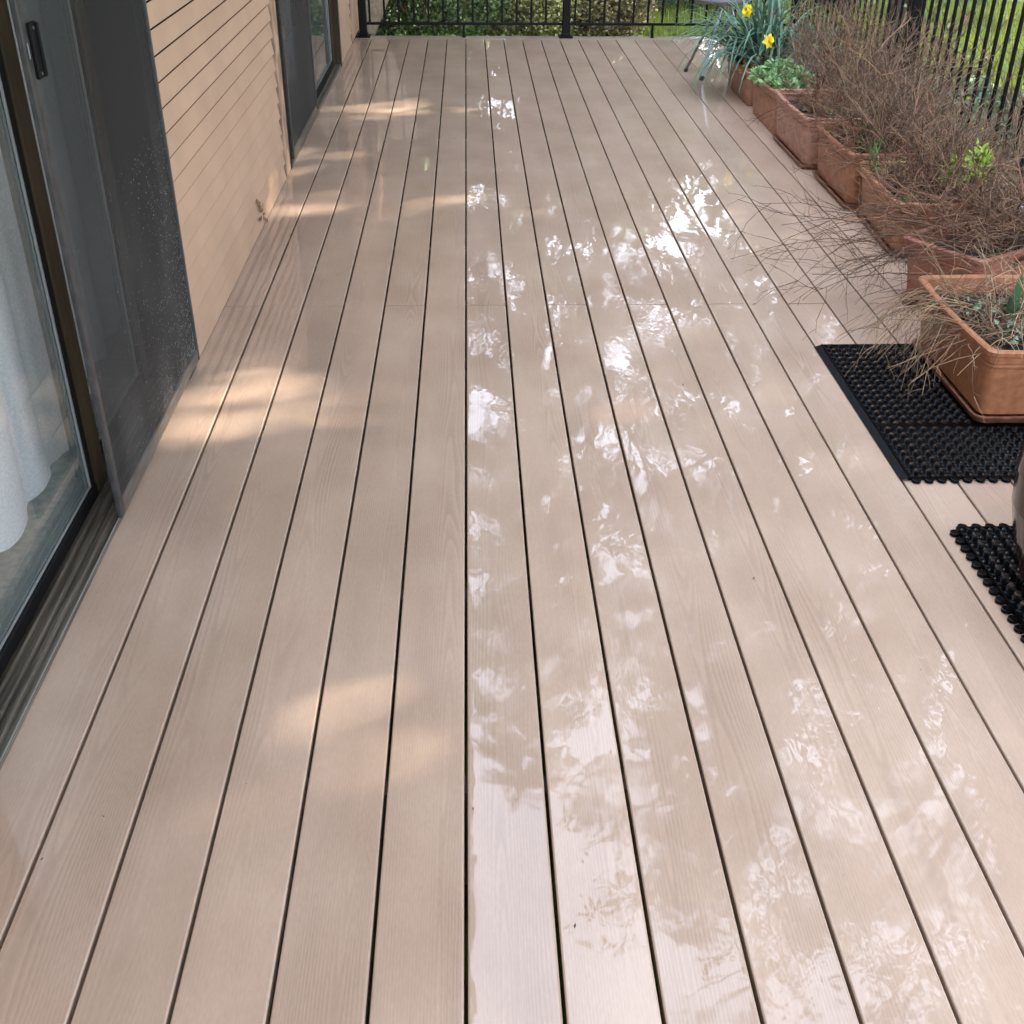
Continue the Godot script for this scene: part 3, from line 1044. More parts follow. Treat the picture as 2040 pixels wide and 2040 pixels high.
	# daffodils
	for k in 3:
		var at: Vector3 = [Vector3(1.76, 0.16, -7.42), Vector3(1.84, 0.16, -7.26), Vector3(1.80, 0.16, -7.06)][k]
		var o := thing("daffodil", ["daffodil clump with an upright yellow flower nearest the far railing", "daffodil clump of drooping grey green straps between the two flowers", "daffodil clump with a low yellow flower next to the grey plant"][k], "daffodil", at, "daffodils in the farthest planter")
		var mb := colored()
		for i in [125, 110, 34][k]:
			var a := rng.randf() * TAU
			var kk := rng.randf_range(0.7, 1.25)
			mb.cur = Color(0.10 * kk, 0.19 * kk, 0.125 * kk)
			var s := rng.randf_range(0.15, 0.95)
			strap(mb, Vector3(rng.randf_range(-0.07, 0.07), 0, rng.randf_range(-0.07, 0.07)), Vector3(cos(a) * s - 0.22, 1.0, sin(a) * s), rng.randf_range(0.42, 0.72), 0.016, rng.randf_range(0.8, 2.3))
		part("leaves", mb, lf, o)
		if k == 1:
			continue
		var head: Vector3 = Vector3(1.662, 0.497, -7.2) if k == 0 else Vector3(1.735, 0.376, -6.90)
		head -= at
		var sb := colored()
		sb.cur = Color(0.13, 0.22, 0.08)
		sb.tube(PackedVector3Array([Vector3(-0.02, 0, 0), head * 0.5 + Vector3(0.0, 0.01, -0.01), head + Vector3(0.005, -0.015, -0.012), head + Vector3(0, 0, -0.005)]), 0.0035, 0.003, 6)
		part("stem", sb, lf, o)
		var face: Vector3 = (Vector3(-0.75, 0.10, 0.60) if k == 0 else Vector3(0.45, 0.45, 0.70)).normalized()
		var fb := Basis(Vector3.UP.cross(face).normalized(), face.cross(Vector3.UP.cross(face).normalized()), face)
		for i in 6:
			var pb := colored()
			pb.cur = Color(0.84, 0.66, 0.02)
			var a := TAU * i / 6
			var ax: Vector3 = fb * Vector3(cos(a), sin(a), rng.randf_range(-0.25, 0.35))
			var sd: Vector3 = fb * Vector3(-sin(a), cos(a), 0)
			var pl := 0.046
			var m := head + ax * pl * 0.55 + face * 0.003
			pb.leaf(head, m + sd * 0.017, m)
			pb.leaf(head, m - sd * 0.017, m)
			pb.leaf(m, m + sd * 0.017, head + ax * pl)
			pb.leaf(m, m - sd * 0.017, head + ax * pl)
			part("petal", pb, lf, o)
		var tr := colored()
		tr.cur = Color(0.84, 0.60, 0.01)
		var rg: Array[PackedVector3Array] = []
		for q in [[0.006, 0.0], [0.011, 0.012], [0.013, 0.022], [0.018, 0.027], [0.010, 0.020], [0.004, 0.004]]:
			var ring := PackedVector3Array()
			for i in 12:
				var a := TAU * i / 12
				var rr: float = q[0] * (1.0 + (0.12 if i % 2 else 0.0) * (1.0 if q[0] > 0.015 else 0.0))
				ring.append(head + fb * Vector3(cos(a) * rr, sin(a) * rr, q[1]))
			rg.append(ring)
		tr.loft(rg)
		part("trumpet", tr, lf, o)
	# dead brown leaves in the daffodils' planter
	rng.seed = 309
	var dl := colored()
	leafy(dl, Vector3(1.72, 0.185, -7.05), 90, Vector3(0.10, 0.025, 0.10), 0.06, Color(0.25, 0.14, 0.06), 0.3)
	tag(part("dead_leaves", dl, vcol(0.8)), "rusty dead leaves on the soil below the daffodils", "dead leaves")
	tag(part("rim_glint_strip", bar(2.02, 2.14, 0.262, 0.275, -4.02, -4.05, 0.004), sm(Color(0.75, 0.8, 0.88), 0.2)), "glossy white strip added as the sky glint on the wet planter rim at the right", "glint strip")  # white strip stands for sky reflected on the askew planter's wet rim


func build_stool() -> void:
	var o := thing("folding_stool", "low stool with grey round top and splayed metal legs behind the daffodils", "stool")
	var c := Vector3(1.66, 0.455, -7.95)
	var top := MB.new()
	var rg: Array[PackedVector3Array] = []
	for q in [[0.165, -0.012], [0.180, -0.004], [0.182, 0.010], [0.175, 0.020], [0.02, 0.022]]:
		var ring := PackedVector3Array()
		for i in 28:
			var a := TAU * i / 28
			ring.append(c + Vector3(cos(a) * q[0], q[1], -sin(a) * q[0]))
		rg.append(ring)
	top.loft(rg)
	top.cap(rg[0], Vector3.DOWN)
	top.cap(rg[4], Vector3.UP)
	part("seat", top, sm(Color(0.09, 0.085, 0.08), 0.6), o)
	var steel := sm(Color(0.34, 0.36, 0.40), 0.38, 0.6)
	var rust := sm(Color(0.11, 0.08, 0.07), 0.5, 0.3)
	var feet := [Vector3(1.469, 0, -8.008), Vector3(1.528, 0, -7.725), Vector3(1.86, 0, -7.80), Vector3(1.80, 0, -8.15)]
	for k in 4:
		var ft: Vector3 = feet[k]
		var tp := c + Vector3((ft.x - c.x) * 0.15 + 0.02, -0.012, (ft.z - c.z) * 0.15)
		var mb := MB.new()
		var r := 0.009 if k != 1 else 0.012
		mb.tube(PackedVector3Array([tp, ft.lerp(tp, 0.5), ft + Vector3(0, 0.004, 0)]), r, r, 8, true)
		part("leg", mb, rust if k == 0 else steel, o)
		var fb := MB.new()
		fb.tube(PackedVector3Array([ft.lerp(tp, 0.05), ft]), r + 0.003, r + 0.004, 8, true)
		part("foot", fb, sm(Color(0.02, 0.02, 0.02), 0.7), o)


# ------------------------------------------------------------------ rubber mats
func mat_mesh(nx: int, nz: int, cell: float, knob_left: bool, knob_near: bool, knob_far: bool, seam: int) -> MB:
	# a grid of octagonal holes with raised rims; local origin at the far left corner, z towards the camera
	var mb := MB.new()
	var t := 0.009
	for ix in nx:
		for iz in nz:
			var cx := (ix + 0.5) * cell
			var cz := (iz + 0.5) * cell
			var r_out := cell * 0.5
			var outer := PackedVector3Array()
			var rim := PackedVector3Array()
			var hole := PackedVector3Array()
			var low := PackedVector3Array()
			var sq := iz == seam
			for k in 8:
				var a := TAU * (k + 0.5) / 8
				var m := r_out / maxf(absf(cos(a)), absf(sin(a)))
				outer.append(Vector3(cx + cos(a) * m, t, cz - sin(a) * m))
				rim.append(Vector3(cx + cos(a) * cell * 0.45, t + 0.0025, cz - sin(a) * cell * 0.45))
				hole.append(Vector3(cx + cos(a) * cell * 0.375, t + 0.0005, cz - sin(a) * cell * 0.375))
				low.append(Vector3(cx + cos(a) * cell * 0.17, 0.0006, cz - sin(a) * cell * 0.17))
			if sq:
				mb.cap(outer, Vector3.UP)
			else:
				mb.loft([outer, rim, hole, low] as Array[PackedVector3Array])
				mb.cap(low, Vector3.UP)
			# round stud on the corner of four cells
			if sq and ix < 0:
				var sx := ix * cell
				var sz := iz * cell
				var b0 := PackedVector3Array()
				var b1 := PackedVector3Array()
				for k in 6:
					var a := TAU * k / 6
					b0.append(Vector3(sx + cos(a) * cell * 0.13, t - 0.001, sz - sin(a) * cell * 0.13))
					b1.append(Vector3(sx + cos(a) * cell * 0.08, t + 0.0035, sz - sin(a) * cell * 0.08))
				mb.loft([b0, b1] as Array[PackedVector3Array])
				mb.cap(b1, Vector3.UP)
	var W := nx * cell
	var D := nz * cell
	# border bars
	if not knob_left:
		mb.quad(Vector3(0, t, -0.004), Vector3(-0.022, 0.001, -0.004), Vector3(-0.022, 0.001, D + 0.004), Vector3(0, t, D + 0.004), Vector3(-1, 1, 0))
	mb.box(Vector3(0.001, t * 0.5 + 0.0012, D / 2), Vector3(0.006, t + 0.003, D + 0.008), 0.001)
	mb.box(Vector3(W / 2, t * 0.5 + 0.001, -0.002), Vector3(W, t, 0.006), 0.001)
	mb.box(Vector3(W / 2, t * 0.5 + 0.001, D + 0.002), Vector3(W, t, 0.006), 0.001)
	mb.box(Vector3(W, t * 0.5 + 0.001, D / 2), Vector3(0.006, t, D + 0.008), 0.001)
	var knob := func(x: float, z: float) -> void:
		var a0 := PackedVector3Array()
		var a1 := PackedVector3Array()
		var a2 := PackedVector3Array()
		for k in 8:
			var a := TAU * k / 8
			a0.append(Vector3(x + cos(a) * 0.0125, 0.0, z - sin(a) * 0.0125))
			a1.append(Vector3(x + cos(a) * 0.0125, t - 0.0015, z - sin(a) * 0.0125))
			a2.append(Vector3(x + cos(a) * 0.0105, t - 0.0005, z - sin(a) * 0.0105))
		mb.loft([a0, a1, a2] as Array[PackedVector3Array])
		mb.cap(a2, Vector3.UP)
	for iz in nz:
		if knob_left:
			knob.call(-0.011, (iz + 0.5) * cell)
	for ix in nx:
		if knob_near:
			knob.call((ix + 0.5) * cell, D + 0.010)
		if knob_far:
			knob.call((ix + 0.5) * cell, -0.009)
	return mb


func build_mats() -> void:
	var rub := mottled(Color(0.003, 0.003, 0.0035), 0.27, Vector3(8, 8, 8), 131, 0.6, 0.02, 0.22)
	var a := part("rubber_mat", mat_mesh(26, 25, 0.0345, false, true, false, 16), rub)
	a.position = Vector3(1.152, 0.002, -3.395)
	tag(a, "black rubber mat with holes under the nearest terracotta planter", "rubber mat", "black rubber mats on the deck")
	var b := part("rubber_mat", mat_mesh(26, 24, 0.0345, true, false, true, -1), rub)
	b.position = Vector3(1.188, 0.002, -2.283)
	tag(b, "black rubber mat with knobbed edges under the brown glazed pot", "rubber mat", "black rubber mats on the deck")
	# glazed pot
	var o := thing("glazed_pot", "dark brown glazed round pot at the right edge, on the nearer mat", "pot", Vector3(1.352, 0.014, -1.99))
	var mb := MB.new()
	var rg: Array[PackedVector3Array] = []
	for q in [[0.105, 0.0], [0.112, 0.004], [0.135, 0.05], [0.170, 0.14], [0.190, 0.22], [0.198, 0.30], [0.196, 0.36], [0.190, 0.385], [0.200, 0.392], [0.208, 0.405], [0.206, 0.42], [0.196, 0.425], [0.186, 0.42], [0.184, 0.34]]:
		var ring := PackedVector3Array()
		for i in 48:
			var ang := TAU * i / 48
			ring.append(Vector3(cos(ang) * q[0], q[1], -sin(ang) * q[0]))
		rg.append(ring)
	mb.loft(rg)
	mb.cap(rg[0], Vector3.DOWN)
	var gz := mottled(Color(0.040, 0.014, 0.008), 0.14, Vector3(3, 1, 3), 141, 0.45)
	part("body", mb, gz, o)
	var so := MB.new()
	so.cap(rg[13], Vector3.UP)
	part("soil", so, mottled(Color(0.05, 0.035, 0.025), 0.95, Vector3(8, 8, 8), 143, 0.4), o)


# ------------------------------------------------------------------ trees and ground
func frond_mesh(seed_: int) -> ArrayMesh:
	# one flat drooping conifer spray about 0.5 m long, along +z, of fine twiglets
	var r := RandomNumberGenerator.new()
	r.seed = seed_
	var mb := MB.new()
	var L := 0.5
	for k in 11:
		var t := (k + 0.4) / 11.0
		var c := Vector3(0, -0.16 * t * t, L * t)
		var w := 0.17 * (1.0 - t * 0.75)
		for s in [-1.0, 1.0]:
			var d := Vector3(s * 0.8, r.randf_range(-0.35, 0.05), 0.6).normalized()
			var q := c + d * w * r.randf_range(0.75, 1.15)
			var side := Vector3(0.25, 0.3, -0.9).normalized() * 0.017
			mb.leaf(c - side, c + side, q)
			var m := c.lerp(q, 0.45)
			var q2 := m + Vector3(s * 0.25, -0.2, 0.95).normalized() * w * 0.5
			mb.leaf(m - side * 0.7, m + side * 0.7, q2)
	mb.leaf(Vector3(-0.006, 0, 0), Vector3(0.006, 0, 0), Vector3(0, -0.17, L * 1.08))
	return mb.mesh()


func spray_mesh(seed_: int, n: int, size: float, w: float) -> ArrayMesh:
	# a handful of broad leaves on a twig
	var r := RandomNumberGenerator.new()
	r.seed = seed_
	var mb := MB.new()
	for k in n:
		var p := Vector3(r.randfn(0, 0.5), r.randfn(0, 0.35), r.randfn(0, 0.5)) * size * 1.5
		var ax := (p + Vector3(r.randfn(0, 1), r.randfn(-0.3, 0.6), r.randfn(0, 1)) * size).normalized()
		var sd := ax.cross(Vector3(r.randfn(0, 1), r.randfn(0, 1), r.randfn(0, 1))).normalized()
		var s := size * r.randf_range(0.7, 1.25)
		var m := p + ax * s * 0.45
		mb.leaf(p, m + sd * s * w, p + ax * s)
		mb.leaf(p, m - sd * s * w, p + ax * s)
	return mb.mesh()


# openings in the crowns where the sun comes through: point on the deck and radius
var sun_gaps := [
	[Vector3(-0.424, 0, -6.92), 0.25], [Vector3(0.35, 0, -6.67), 0.10], [Vector3(-0.72, 0, -5.80), 0.18], [Vector3(-0.58, 0, -5.05), 0.17], [Vector3(-0.78, 0, -4.90), 0.14],
	[Vector3(-0.76, 0, -3.25), 0.14], [Vector3(-0.60, 0, -2.95), 0.08], [Vector3(-0.80, 0, -2.70), 0.11], [Vector3(1.72, 0.3, -5.85), 0.14], [Vector3(1.85, 0.4, -5.2), 0.16], [Vector3(1.75, 0.3, -4.6), 0.14], [Vector3(1.62, 0.25, -3.0), 0.08], [Vector3(0.25, 0, -3.27), 0.05], [Vector3(1.27, 0, -3.70), 0.08], [Vector3(0.38, 0, -4.88), 0.08],
	[Vector3(0.08, 0, -5.2), 0.09], [Vector3(-0.35, 0, -1.42), 0.15], [Vector3(-0.07, 0, -1.58), 0.13], [Vector3(-0.42, 0, -1.80), 0.12],
]
var sun_dir := TO_SUN.normalized()


func sunlit_gap(p: Vector3, margin: float) -> bool:
	for g in sun_gaps:
		var q: Vector3 = p - g[0]
		var along := q.dot(sun_dir)
		if along > 2.0 and (q - sun_dir * along).length() < g[1] * 1.25 + margin:
			return true
	return false


func conifer(at: Vector3, H: float, R: float, low: float, label: String, fr: Array, needle: Material, bark: Material, count: int) -> void:
	var o := thing("conifer_tree", label, "tree", at, "conifers beyond the railing")
	var tb := MB.new()
	var r0 := 0.012 * H + 0.05
	tb.tube(PackedVector3Array([Vector3(0, -0.1, 0), Vector3(0, H * 0.3, 0), Vector3(0.05, H * 0.7, 0.03), Vector3(0, H, 0)]), r0, 0.02, 9)
	part("trunk", tb, bark, o)
	var lb := MB.new()
	var where := []
	var cols := PackedColorArray()
	var n := int(count / 34.0)
	for i in n:
		var t := pow((i + rng.randf()) / n, 0.9)
		var y := lerpf(low, H * 0.985, t)
		var L := R * pow(1.0 - t, 0.75) * rng.randf_range(0.7, 1.12) + 0.25
		var a := i * 2.399 + rng.randf_range(-0.3, 0.3)
		var d := Vector3(cos(a), 0, sin(a))
		var drop := rng.randf_range(0.12, 0.32)
		var tip := Vector3(0, y, 0) + d * L + Vector3(0, -L * drop + 0.12 * L, 0)
		lb.tube(PackedVector3Array([Vector3(0, y, 0), Vector3(0, y - 0.02, 0) + d * L * 0.5 + Vector3(0, 0.02 * L, 0), tip]), 0.012 + 0.012 * L, 0.005, 4)
		var m := int(14 + 15 * L)
		for k in m:
			var s := pow(rng.randf(), 0.7)
			var p := Vector3(0, y, 0).lerp(tip, s) + Vector3(rng.randfn(0, 0.05), rng.randfn(0, 0.05), rng.randfn(0, 0.05))
			var side := d.rotated(Vector3.UP, rng.randf_range(-1.25, 1.25))
			var dir := (side + Vector3(0, rng.randf_range(-0.75, 0.05), 0)).normalized()
			if sunlit_gap(at + p + dir * 0.2, 0.22):
				continue
			var bs := Basis.looking_at(-dir, Vector3.UP).rotated(dir, rng.randf_range(-0.6, 0.6)).scaled(Vector3.ONE * rng.randf_range(0.75, 1.45) * clampf(0.65 + 0.35 * L, 0.5, 1.25))
			where.append([p, bs])
	part("branches", lb, bark, o)
	# two spray shapes
	for h in fr.size():
		var w := []
		var c := PackedColorArray()
		for i in where.size():
			if i % fr.size() == h:
				w.append(Transform3D(where[i][1], where[i][0]))
				var k := rng.randf_range(0.65, 1.3)
				c.append(Color(0.050 * k, 0.085 * k, 0.030 * k))
		var q := scatter("crown" if h == 0 else "crown_%03d" % h, fr[h], needle, w, c, o)


func broadleaf(at: Vector3, H: float, low: float, rad: Vector3, label: String, sp: Array, leafm: Material, bark: Material, count: int, lean: Vector3, group := "leafy trees beyond the side railing") -> void:
	var o := thing("broadleaf_tree", label, "tree", at, group)
	var tb := MB.new()
	var mid := (H + low) * 0.5
	var top := Vector3(lean.x, mid + 0.5, lean.z)
	tb.tube(PackedVector3Array([Vector3(0, -0.1, 0), Vector3(lean.x * 0.2, low * 0.5, lean.z * 0.2), Vector3(lean.x * 0.6, low + 0.4, lean.z * 0.6), top]), 0.17, 0.05, 10)
	part("trunk", tb, bark, o)
	var c := Vector3(lean.x, mid, lean.z)
	var lb := MB.new()
	var lobes := []
	for i in 26:
		var d := Vector3(rng.randfn(0, 1), rng.randfn(0, 1), rng.randfn(0, 1)).normalized() * pow(rng.randf(), 0.33)
		var q := c + d * rad * 0.82
		lobes.append([q, rng.randf_range(0.55, 1.05)])
		var st := Vector3(lean.x * 0.6, clampf(q.y - 1.4, low, mid), lean.z * 0.6)
		lb.tube(PackedVector3Array([st, st.lerp(q, 0.5) + Vector3(0, 0.15, 0), q]), 0.045, 0.008, 5)
	part("branches", lb, bark, o)
	for h in sp.size():
		var w := []
		var cols := PackedColorArray()
		for i in count / sp.size():
			var lb2: Array = lobes[rng.randi() % lobes.size()]
			var d := Vector3(rng.randfn(0, 1), rng.randfn(0, 0.8), rng.randfn(0, 1)).normalized() * pow(rng.randf(), 0.4)
			var p: Vector3 = lb2[0] + d * lb2[1] * rad.x * 0.42
			if sunlit_gap(at + p, 0.20):
				continue
			var bs := Basis.from_euler(Vector3(rng.randf() * TAU, rng.randf() * TAU, rng.randf() * TAU)).scaled(Vector3.ONE * rng.randf_range(0.8, 1.4))
			w.append(Transform3D(bs, p))
			var k := rng.randf_range(0.7, 1.3)
			cols.append(Color(0.075 * k, 0.125 * k, 0.030 * k))
		scatter("crown" if h == 0 else "crown_%03d" % h, sp[h], leafm, w, cols, o)


func build_grounds() -> void:
	var g := MB.new()
	var N := 40
	for i in N:
		for j in N:
			var p := func(a: int, b: int) -> Vector3:
				var x := (a / float(N) * 2.0 - 1.0)
				var z := (b / float(N) * 2.0 - 1.0)
				x = signf(x) * pow(absf(x), 2.0) * 150.0 + 2.0
				z = signf(z) * pow(absf(z), 2.0) * 150.0 - 8.0
				return Vector3(x, GROUND_Y + 0.03 * sin(x * 1.3) * cos(z * 1.1), z)
			g.quad(p.call(i, j), p.call(i + 1, j), p.call(i + 1, j + 1), p.call(i, j + 1), Vector3.UP)
	var gm := mottled(Color(0.15, 0.20, 0.035), 0.95, Vector3(0.35, 0.35, 0.35), 151, 0.45)
	tag(part("ground", g, gm), "", "", "", "structure")
	var lf := vcol(0.55, 0.45)
	# blades of grass beside and beyond the deck
	var bl := MB.new()
	for k in 7:
		var a := k * 2.4
		var d := Vector3(cos(a), 0, sin(a))
		var b := d * 0.03
		bl.leaf(b - Vector3(d.z, 0, -d.x) * 0.005, b + Vector3(d.z, 0, -d.x) * 0.005, b + d * 0.035 + Vector3(0, 0.08 + 0.01 * k, 0))
	var where := []
	var cols := PackedColorArray()
	for i in 26000:
		var x := 0.0
		var z := 0.0
		if i % 3 != 0:
			x = rng.randf_range(2.75, 9.5)
			z = rng.randf_range(-13.0, -1.5)
		else:
			x = rng.randf_range(-1.5, 8.0)
			z = rng.randf_range(-15.5, -9.6)
		where.append(Transform3D(Basis(Vector3.UP, rng.randf() * TAU).scaled(Vector3.ONE * rng.randf_range(0.6, 1.3)), Vector3(x, GROUND_Y, z)))
		var k := rng.randf_range(0.7, 1.3)
		cols.append(Color(0.21 * k, 0.275 * k, 0.035 * k))
	tag(scatter("lawn_grass", bl.mesh(), lf, where, cols, self), "sunlit green grass beyond the railings", "grass")
	# ivy along the end of the deck and leaves below the side railing
	var sp := [spray_mesh(5, 10, 0.042, 0.30), spray_mesh(6, 9, 0.05, 0.34)]
	var w2 := []
	var c2 := PackedColorArray()
	for i in 3600:
		var x := rng.randf_range(-0.75, 2.2)
		var z := rng.randf_range(-10.5, -9.6)
		w2.append(Transform3D(Basis.from_euler(Vector3(rng.randf_range(-0.5, 0.5), rng.randf() * TAU, 0)), Vector3(x, GROUND_Y + rng.randf_range(0.05, 0.42), z)))
		var k := rng.randf_range(0.6, 1.4)
		c2.append(Color(0.14 * k, 0.24 * k, 0.055 * k))
	tag(scatter("ivy", sp[0], lf, w2, c2, self), "bright ivy leaves just past the end of the deck", "ivy")
	var w3 := []
	var c3 := PackedColorArray()
	for i in 1500:
		var x := rng.randf_range(2.7, 3.7)
		var z := rng.randf_range(-8.5, -3.0)
		w3.append(Transform3D(Basis.from_euler(Vector3(rng.randf_range(-0.5, 0.5), rng.randf() * TAU, 0)).scaled(Vector3.ONE * 1.1), Vector3(x, GROUND_Y + rng.randf_range(0.05, 0.55), z)))
		var k := rng.randf_range(0.6, 1.4)
		c3.append(Color(0.085 * k, 0.14 * k, 0.075 * k))
	tag(scatter("undergrowth_leaves", sp[1], lf, w3, c3, self), "low grey green undergrowth below the side railing", "undergrowth")
	# shrubs past the end railing
	var bark := mottled(Color(0.10, 0.075, 0.055), 0.95, Vector3(2, 0.6, 2), 161, 0.5, 1.2)
	var shrub_spec := [
		[Vector3(-0.35, GROUND_Y, -11.6), 0.75, 1.25, Color(0.075, 0.125, 0.040), "dark evergreen bush behind the end railing next to the beige panel"],
		[Vector3(0.55, GROUND_Y, -12.2), 0.60, 0.95, Color(0.20, 0.20, 0.075), "olive brown bush behind the end railing left of its middle post"],
		[Vector3(0.95, GROUND_Y, -13.6), 0.6, 0.8, Color(0.13, 0.20, 0.05), "mid green bush behind the middle post of the end railing"],
		[Vector3(1.45, GROUND_Y, -12.6), 0.50, 0.9, Color(0.20, 0.165, 0.08), "russet brown bush behind the end railing right of its middle post"],
		[Vector3(2.6, GROUND_Y, -15.0), 0.85, 1.0, Color(0.045, 0.085, 0.035), "dark green bush behind the daffodils, past the end railing"],
		[Vector3(-1.2, GROUND_Y, -12.6), 0.9, 1.5, Color(0.035, 0.06, 0.025), "tall dark evergreen bush past the corner of the house"],
	]
	for s in shrub_spec:
		var o := thing("garden_bush", s[4], "bush", s[0], "bushes past the end railing")
		var st := colored()
		twigs(st, Vector3.ZERO, 12, 0.7, s[2], Vector3.ZERO, 4, 0.010, Vector2(0.2, 0.2))
		part("stems", st, vcol(0.85), o)
		var w := []
		var c := PackedColorArray()
		for i in 950:
			var d := Vector3(rng.randfn(0, 1), rng.randfn(0, 1), rng.randfn(0, 1)).normalized() * pow(rng.randf(), 0.4)
			var p := Vector3(d.x * s[1], s[2] * 0.5 + d.y * s[2] * 0.5, d.z * s[1])
			w.append(Transform3D(Basis.from_euler(Vector3(rng.randf() * TAU, rng.randf() * TAU, 0)), p))
			var k := rng.randf_range(0.5, 1.6)
			c.append(Color(s[3].r * k, s[3].g * k, s[3].b * k))
		scatter("foliage", sp[0], lf, w, c, o)
	var ob := vcol(0.85)
	var obs := [
		[Vector3(3.15, GROUND_Y, -5.6), 1.05, "bare brown bush outside the side railing, nearest the camera"], [Vector3(3.3, GROUND_Y, -6.9), 1.05, "bare brown bush outside the side railing, second from the camera"],
		[Vector3(3.1, GROUND_Y, -8.1), 1.05, "bare brown bush outside the side railing, third from the camera"], [Vector3(3.7, GROUND_Y, -9.3), 1.05, "bare brown bush beside the brown trunk outside the railing"],
		[Vector3(4.6, GROUND_Y, -8.4), 1.05, "bare brown bush standing out on the lawn"],
	]
	for s in obs:
		var o := thing("bare_bush", s[2], "bush", s[0], "bare bushes outside the side railing")
		var st := colored()
		twigs(st, Vector3.ZERO, 20, 0.55, s[1], Vector3.ZERO, 5, 0.006, Vector2(0.22, 0.3))
		part("stems", st, ob, o)
		var gl := colored()
		leafy(gl, Vector3(0, s[1] * 0.5, 0), 170, Vector3(0.35, s[1] * 0.45, 0.5), 0.05, Color(0.12, 0.19, 0.06), 0.5)
		part("leaves", gl, lf, o)
	# trees
	var needle := vcol(0.6, 0.25)
	var fr := [frond_mesh(1), frond_mesh(2)]
	var con := [
		[Vector3(0.9, GROUND_Y, -15.5), 15.6, 2.1, 0.9, "conifer straight past the end railing, tallest of the middle", 3000],
		[Vector3(4.6, GROUND_Y, -15.2), 19.6, 2.5, 4.2, "conifer past the far corner of the deck", 3200],
		[Vector3(11.6, GROUND_Y, -24.0), 25.0, 3.4, 1.4, "conifer across the lawn to the right of the far corner", 4200],
		[Vector3(-2.2, GROUND_Y, -17.0), 17.5, 2.6, 1.0, "conifer behind the corner of the house", 3200],
		[Vector3(14.0, GROUND_Y, -19.0), 18.0, 3.0, 1.0, "conifer far across the lawn at the right", 3200],
	]
	for t in con:
		conifer(t[0], t[1], t[2], t[3], t[4], fr, needle, bark, t[5])
	var leafm := vcol(0.55, 0.4)
	var bs := [spray_mesh(15, 8, 0.17, 0.27), spray_mesh(16, 8, 0.16, 0.30)]
	var bt := [
		[Vector3(8.6, GROUND_Y, -2.6), 11.6, 5.6, Vector3(2.2, 3.3, 2.2), "leafy tree across the lawn, nearest the camera"],
		[Vector3(9.2, GROUND_Y, -5.2), 12.2, 5.8, Vector3(2.2, 3.4, 2.2), "leafy tree across the lawn, second from the camera"],
		[Vector3(8.4, GROUND_Y, -7.8), 12.0, 5.7, Vector3(2.3, 3.4, 2.2), "leafy tree across the lawn, third from the camera"],
		[Vector3(9.4, GROUND_Y, -10.4), 12.6, 5.9, Vector3(2.3, 3.5, 2.3), "leafy tree across the lawn, fourth from the camera"],
		[Vector3(8.0, GROUND_Y, -12.4), 11.0, 5.6, Vector3(1.9, 2.7, 1.9), "leafy tree across the lawn, farthest from the camera"],

	]
	bt.append([Vector3(11.4, GROUND_Y, -4.2), 13.6, 6.6, Vector3(2.3, 3.4, 2.3), "leafy tree in the second row across the lawn, nearest the camera"])  # second row added to block sun leaking through onto the deck
	bt.append([Vector3(11.6, GROUND_Y, -7.2), 13.8, 6.6, Vector3(2.3, 3.4, 2.3), "leafy tree in the second row across the lawn, between its neighbours"])
	bt.append([Vector3(11.8, GROUND_Y, -10.4), 13.8, 6.8, Vector3(2.3, 3.4, 2.3), "leafy tree in the second row across the lawn, farthest from the camera"])
	bt.append([Vector3(12.0, GROUND_Y, -13.4), 13.6, 6.8, Vector3(2.3, 3.3, 2.3), "leafy tree in the second row, out beyond its farthest neighbour"])
	bt.append([Vector3(5.0, GROUND_Y, -0.9), 11.6, 6.0, Vector3(2.7, 2.4, 2.4), "leafy tree arching over the near end of the deck"])  # out-of-view crown added to cut sky light on the deck's right side
	bt.append([Vector3(8.4, GROUND_Y, 0.6), 11.4, 5.0, Vector3(2.3, 3.2, 2.3), "leafy tree beside the deck, behind the camera"])  # unseen tree added to lower the sky light on the near boards
	bt.append([Vector3(4.9, GROUND_Y, 1.9), 11.8, 5.6, Vector3(3.0, 2.8, 3.0), "leafy tree off the near end of the deck"])  # also unseen, added to take overhead sky light off the deck
	for t in bt:
		broadleaf(t[0], t[1], t[2], t[3], t[4], bs, leafm, bark, 1500 if t[0].z < -12.0 and t[0].x < 9.0 else (3600 if t[0].z < -10.0 and t[0].x < 10.0 else 5400), Vector3(rng.randf_range(-0.5, 0.5), 0, rng.randf_range(-0.5, 0.5)))
	# the low wood that closes the view far behind
	var far := [spray_mesh(35, 8, 0.30, 0.32), spray_mesh(36, 8, 0.28, 0.30)]
	var fw := [
		[-7.5, -34.0, 10.0, "low round tree far behind the house corner"], [-2.0, -31.0, 9.0, "low round tree far behind the end railing at the house side"], [3.5, -33.0, 9.5, "low round tree far behind the middle post"],
		[8.4, -29.0, 8.5, "low round tree far behind the daffodils"], [13.0, -31.0, 9.5, "low round tree far behind the planters"], [18.0, -28.0, 9.0, "low round tree far behind the brown shrubs"], [22.0, -23.0, 10.5, "low round tree far across the lawn at the right edge"],
	]
	for q in fw:
		broadleaf(Vector3(q[0], GROUND_Y, q[1]), q[2], 1.6, Vector3(3.3, q[2] * 0.46, 3.0), q[3], far, leafm, bark, 2700, Vector3(0.3, 0, 0.2), "low trees closing the view")
	# trees that are only coming into leaf
	var bud := [spray_mesh(25, 7, 0.075, 0.30), spray_mesh(26, 7, 0.07, 0.30)]
	bare_tree(Vector3(3.55, GROUND_Y, -9.75), 12.3, 3.6, "tree with a brown trunk just outside the side railing", bud, lf, bark, 0.35)
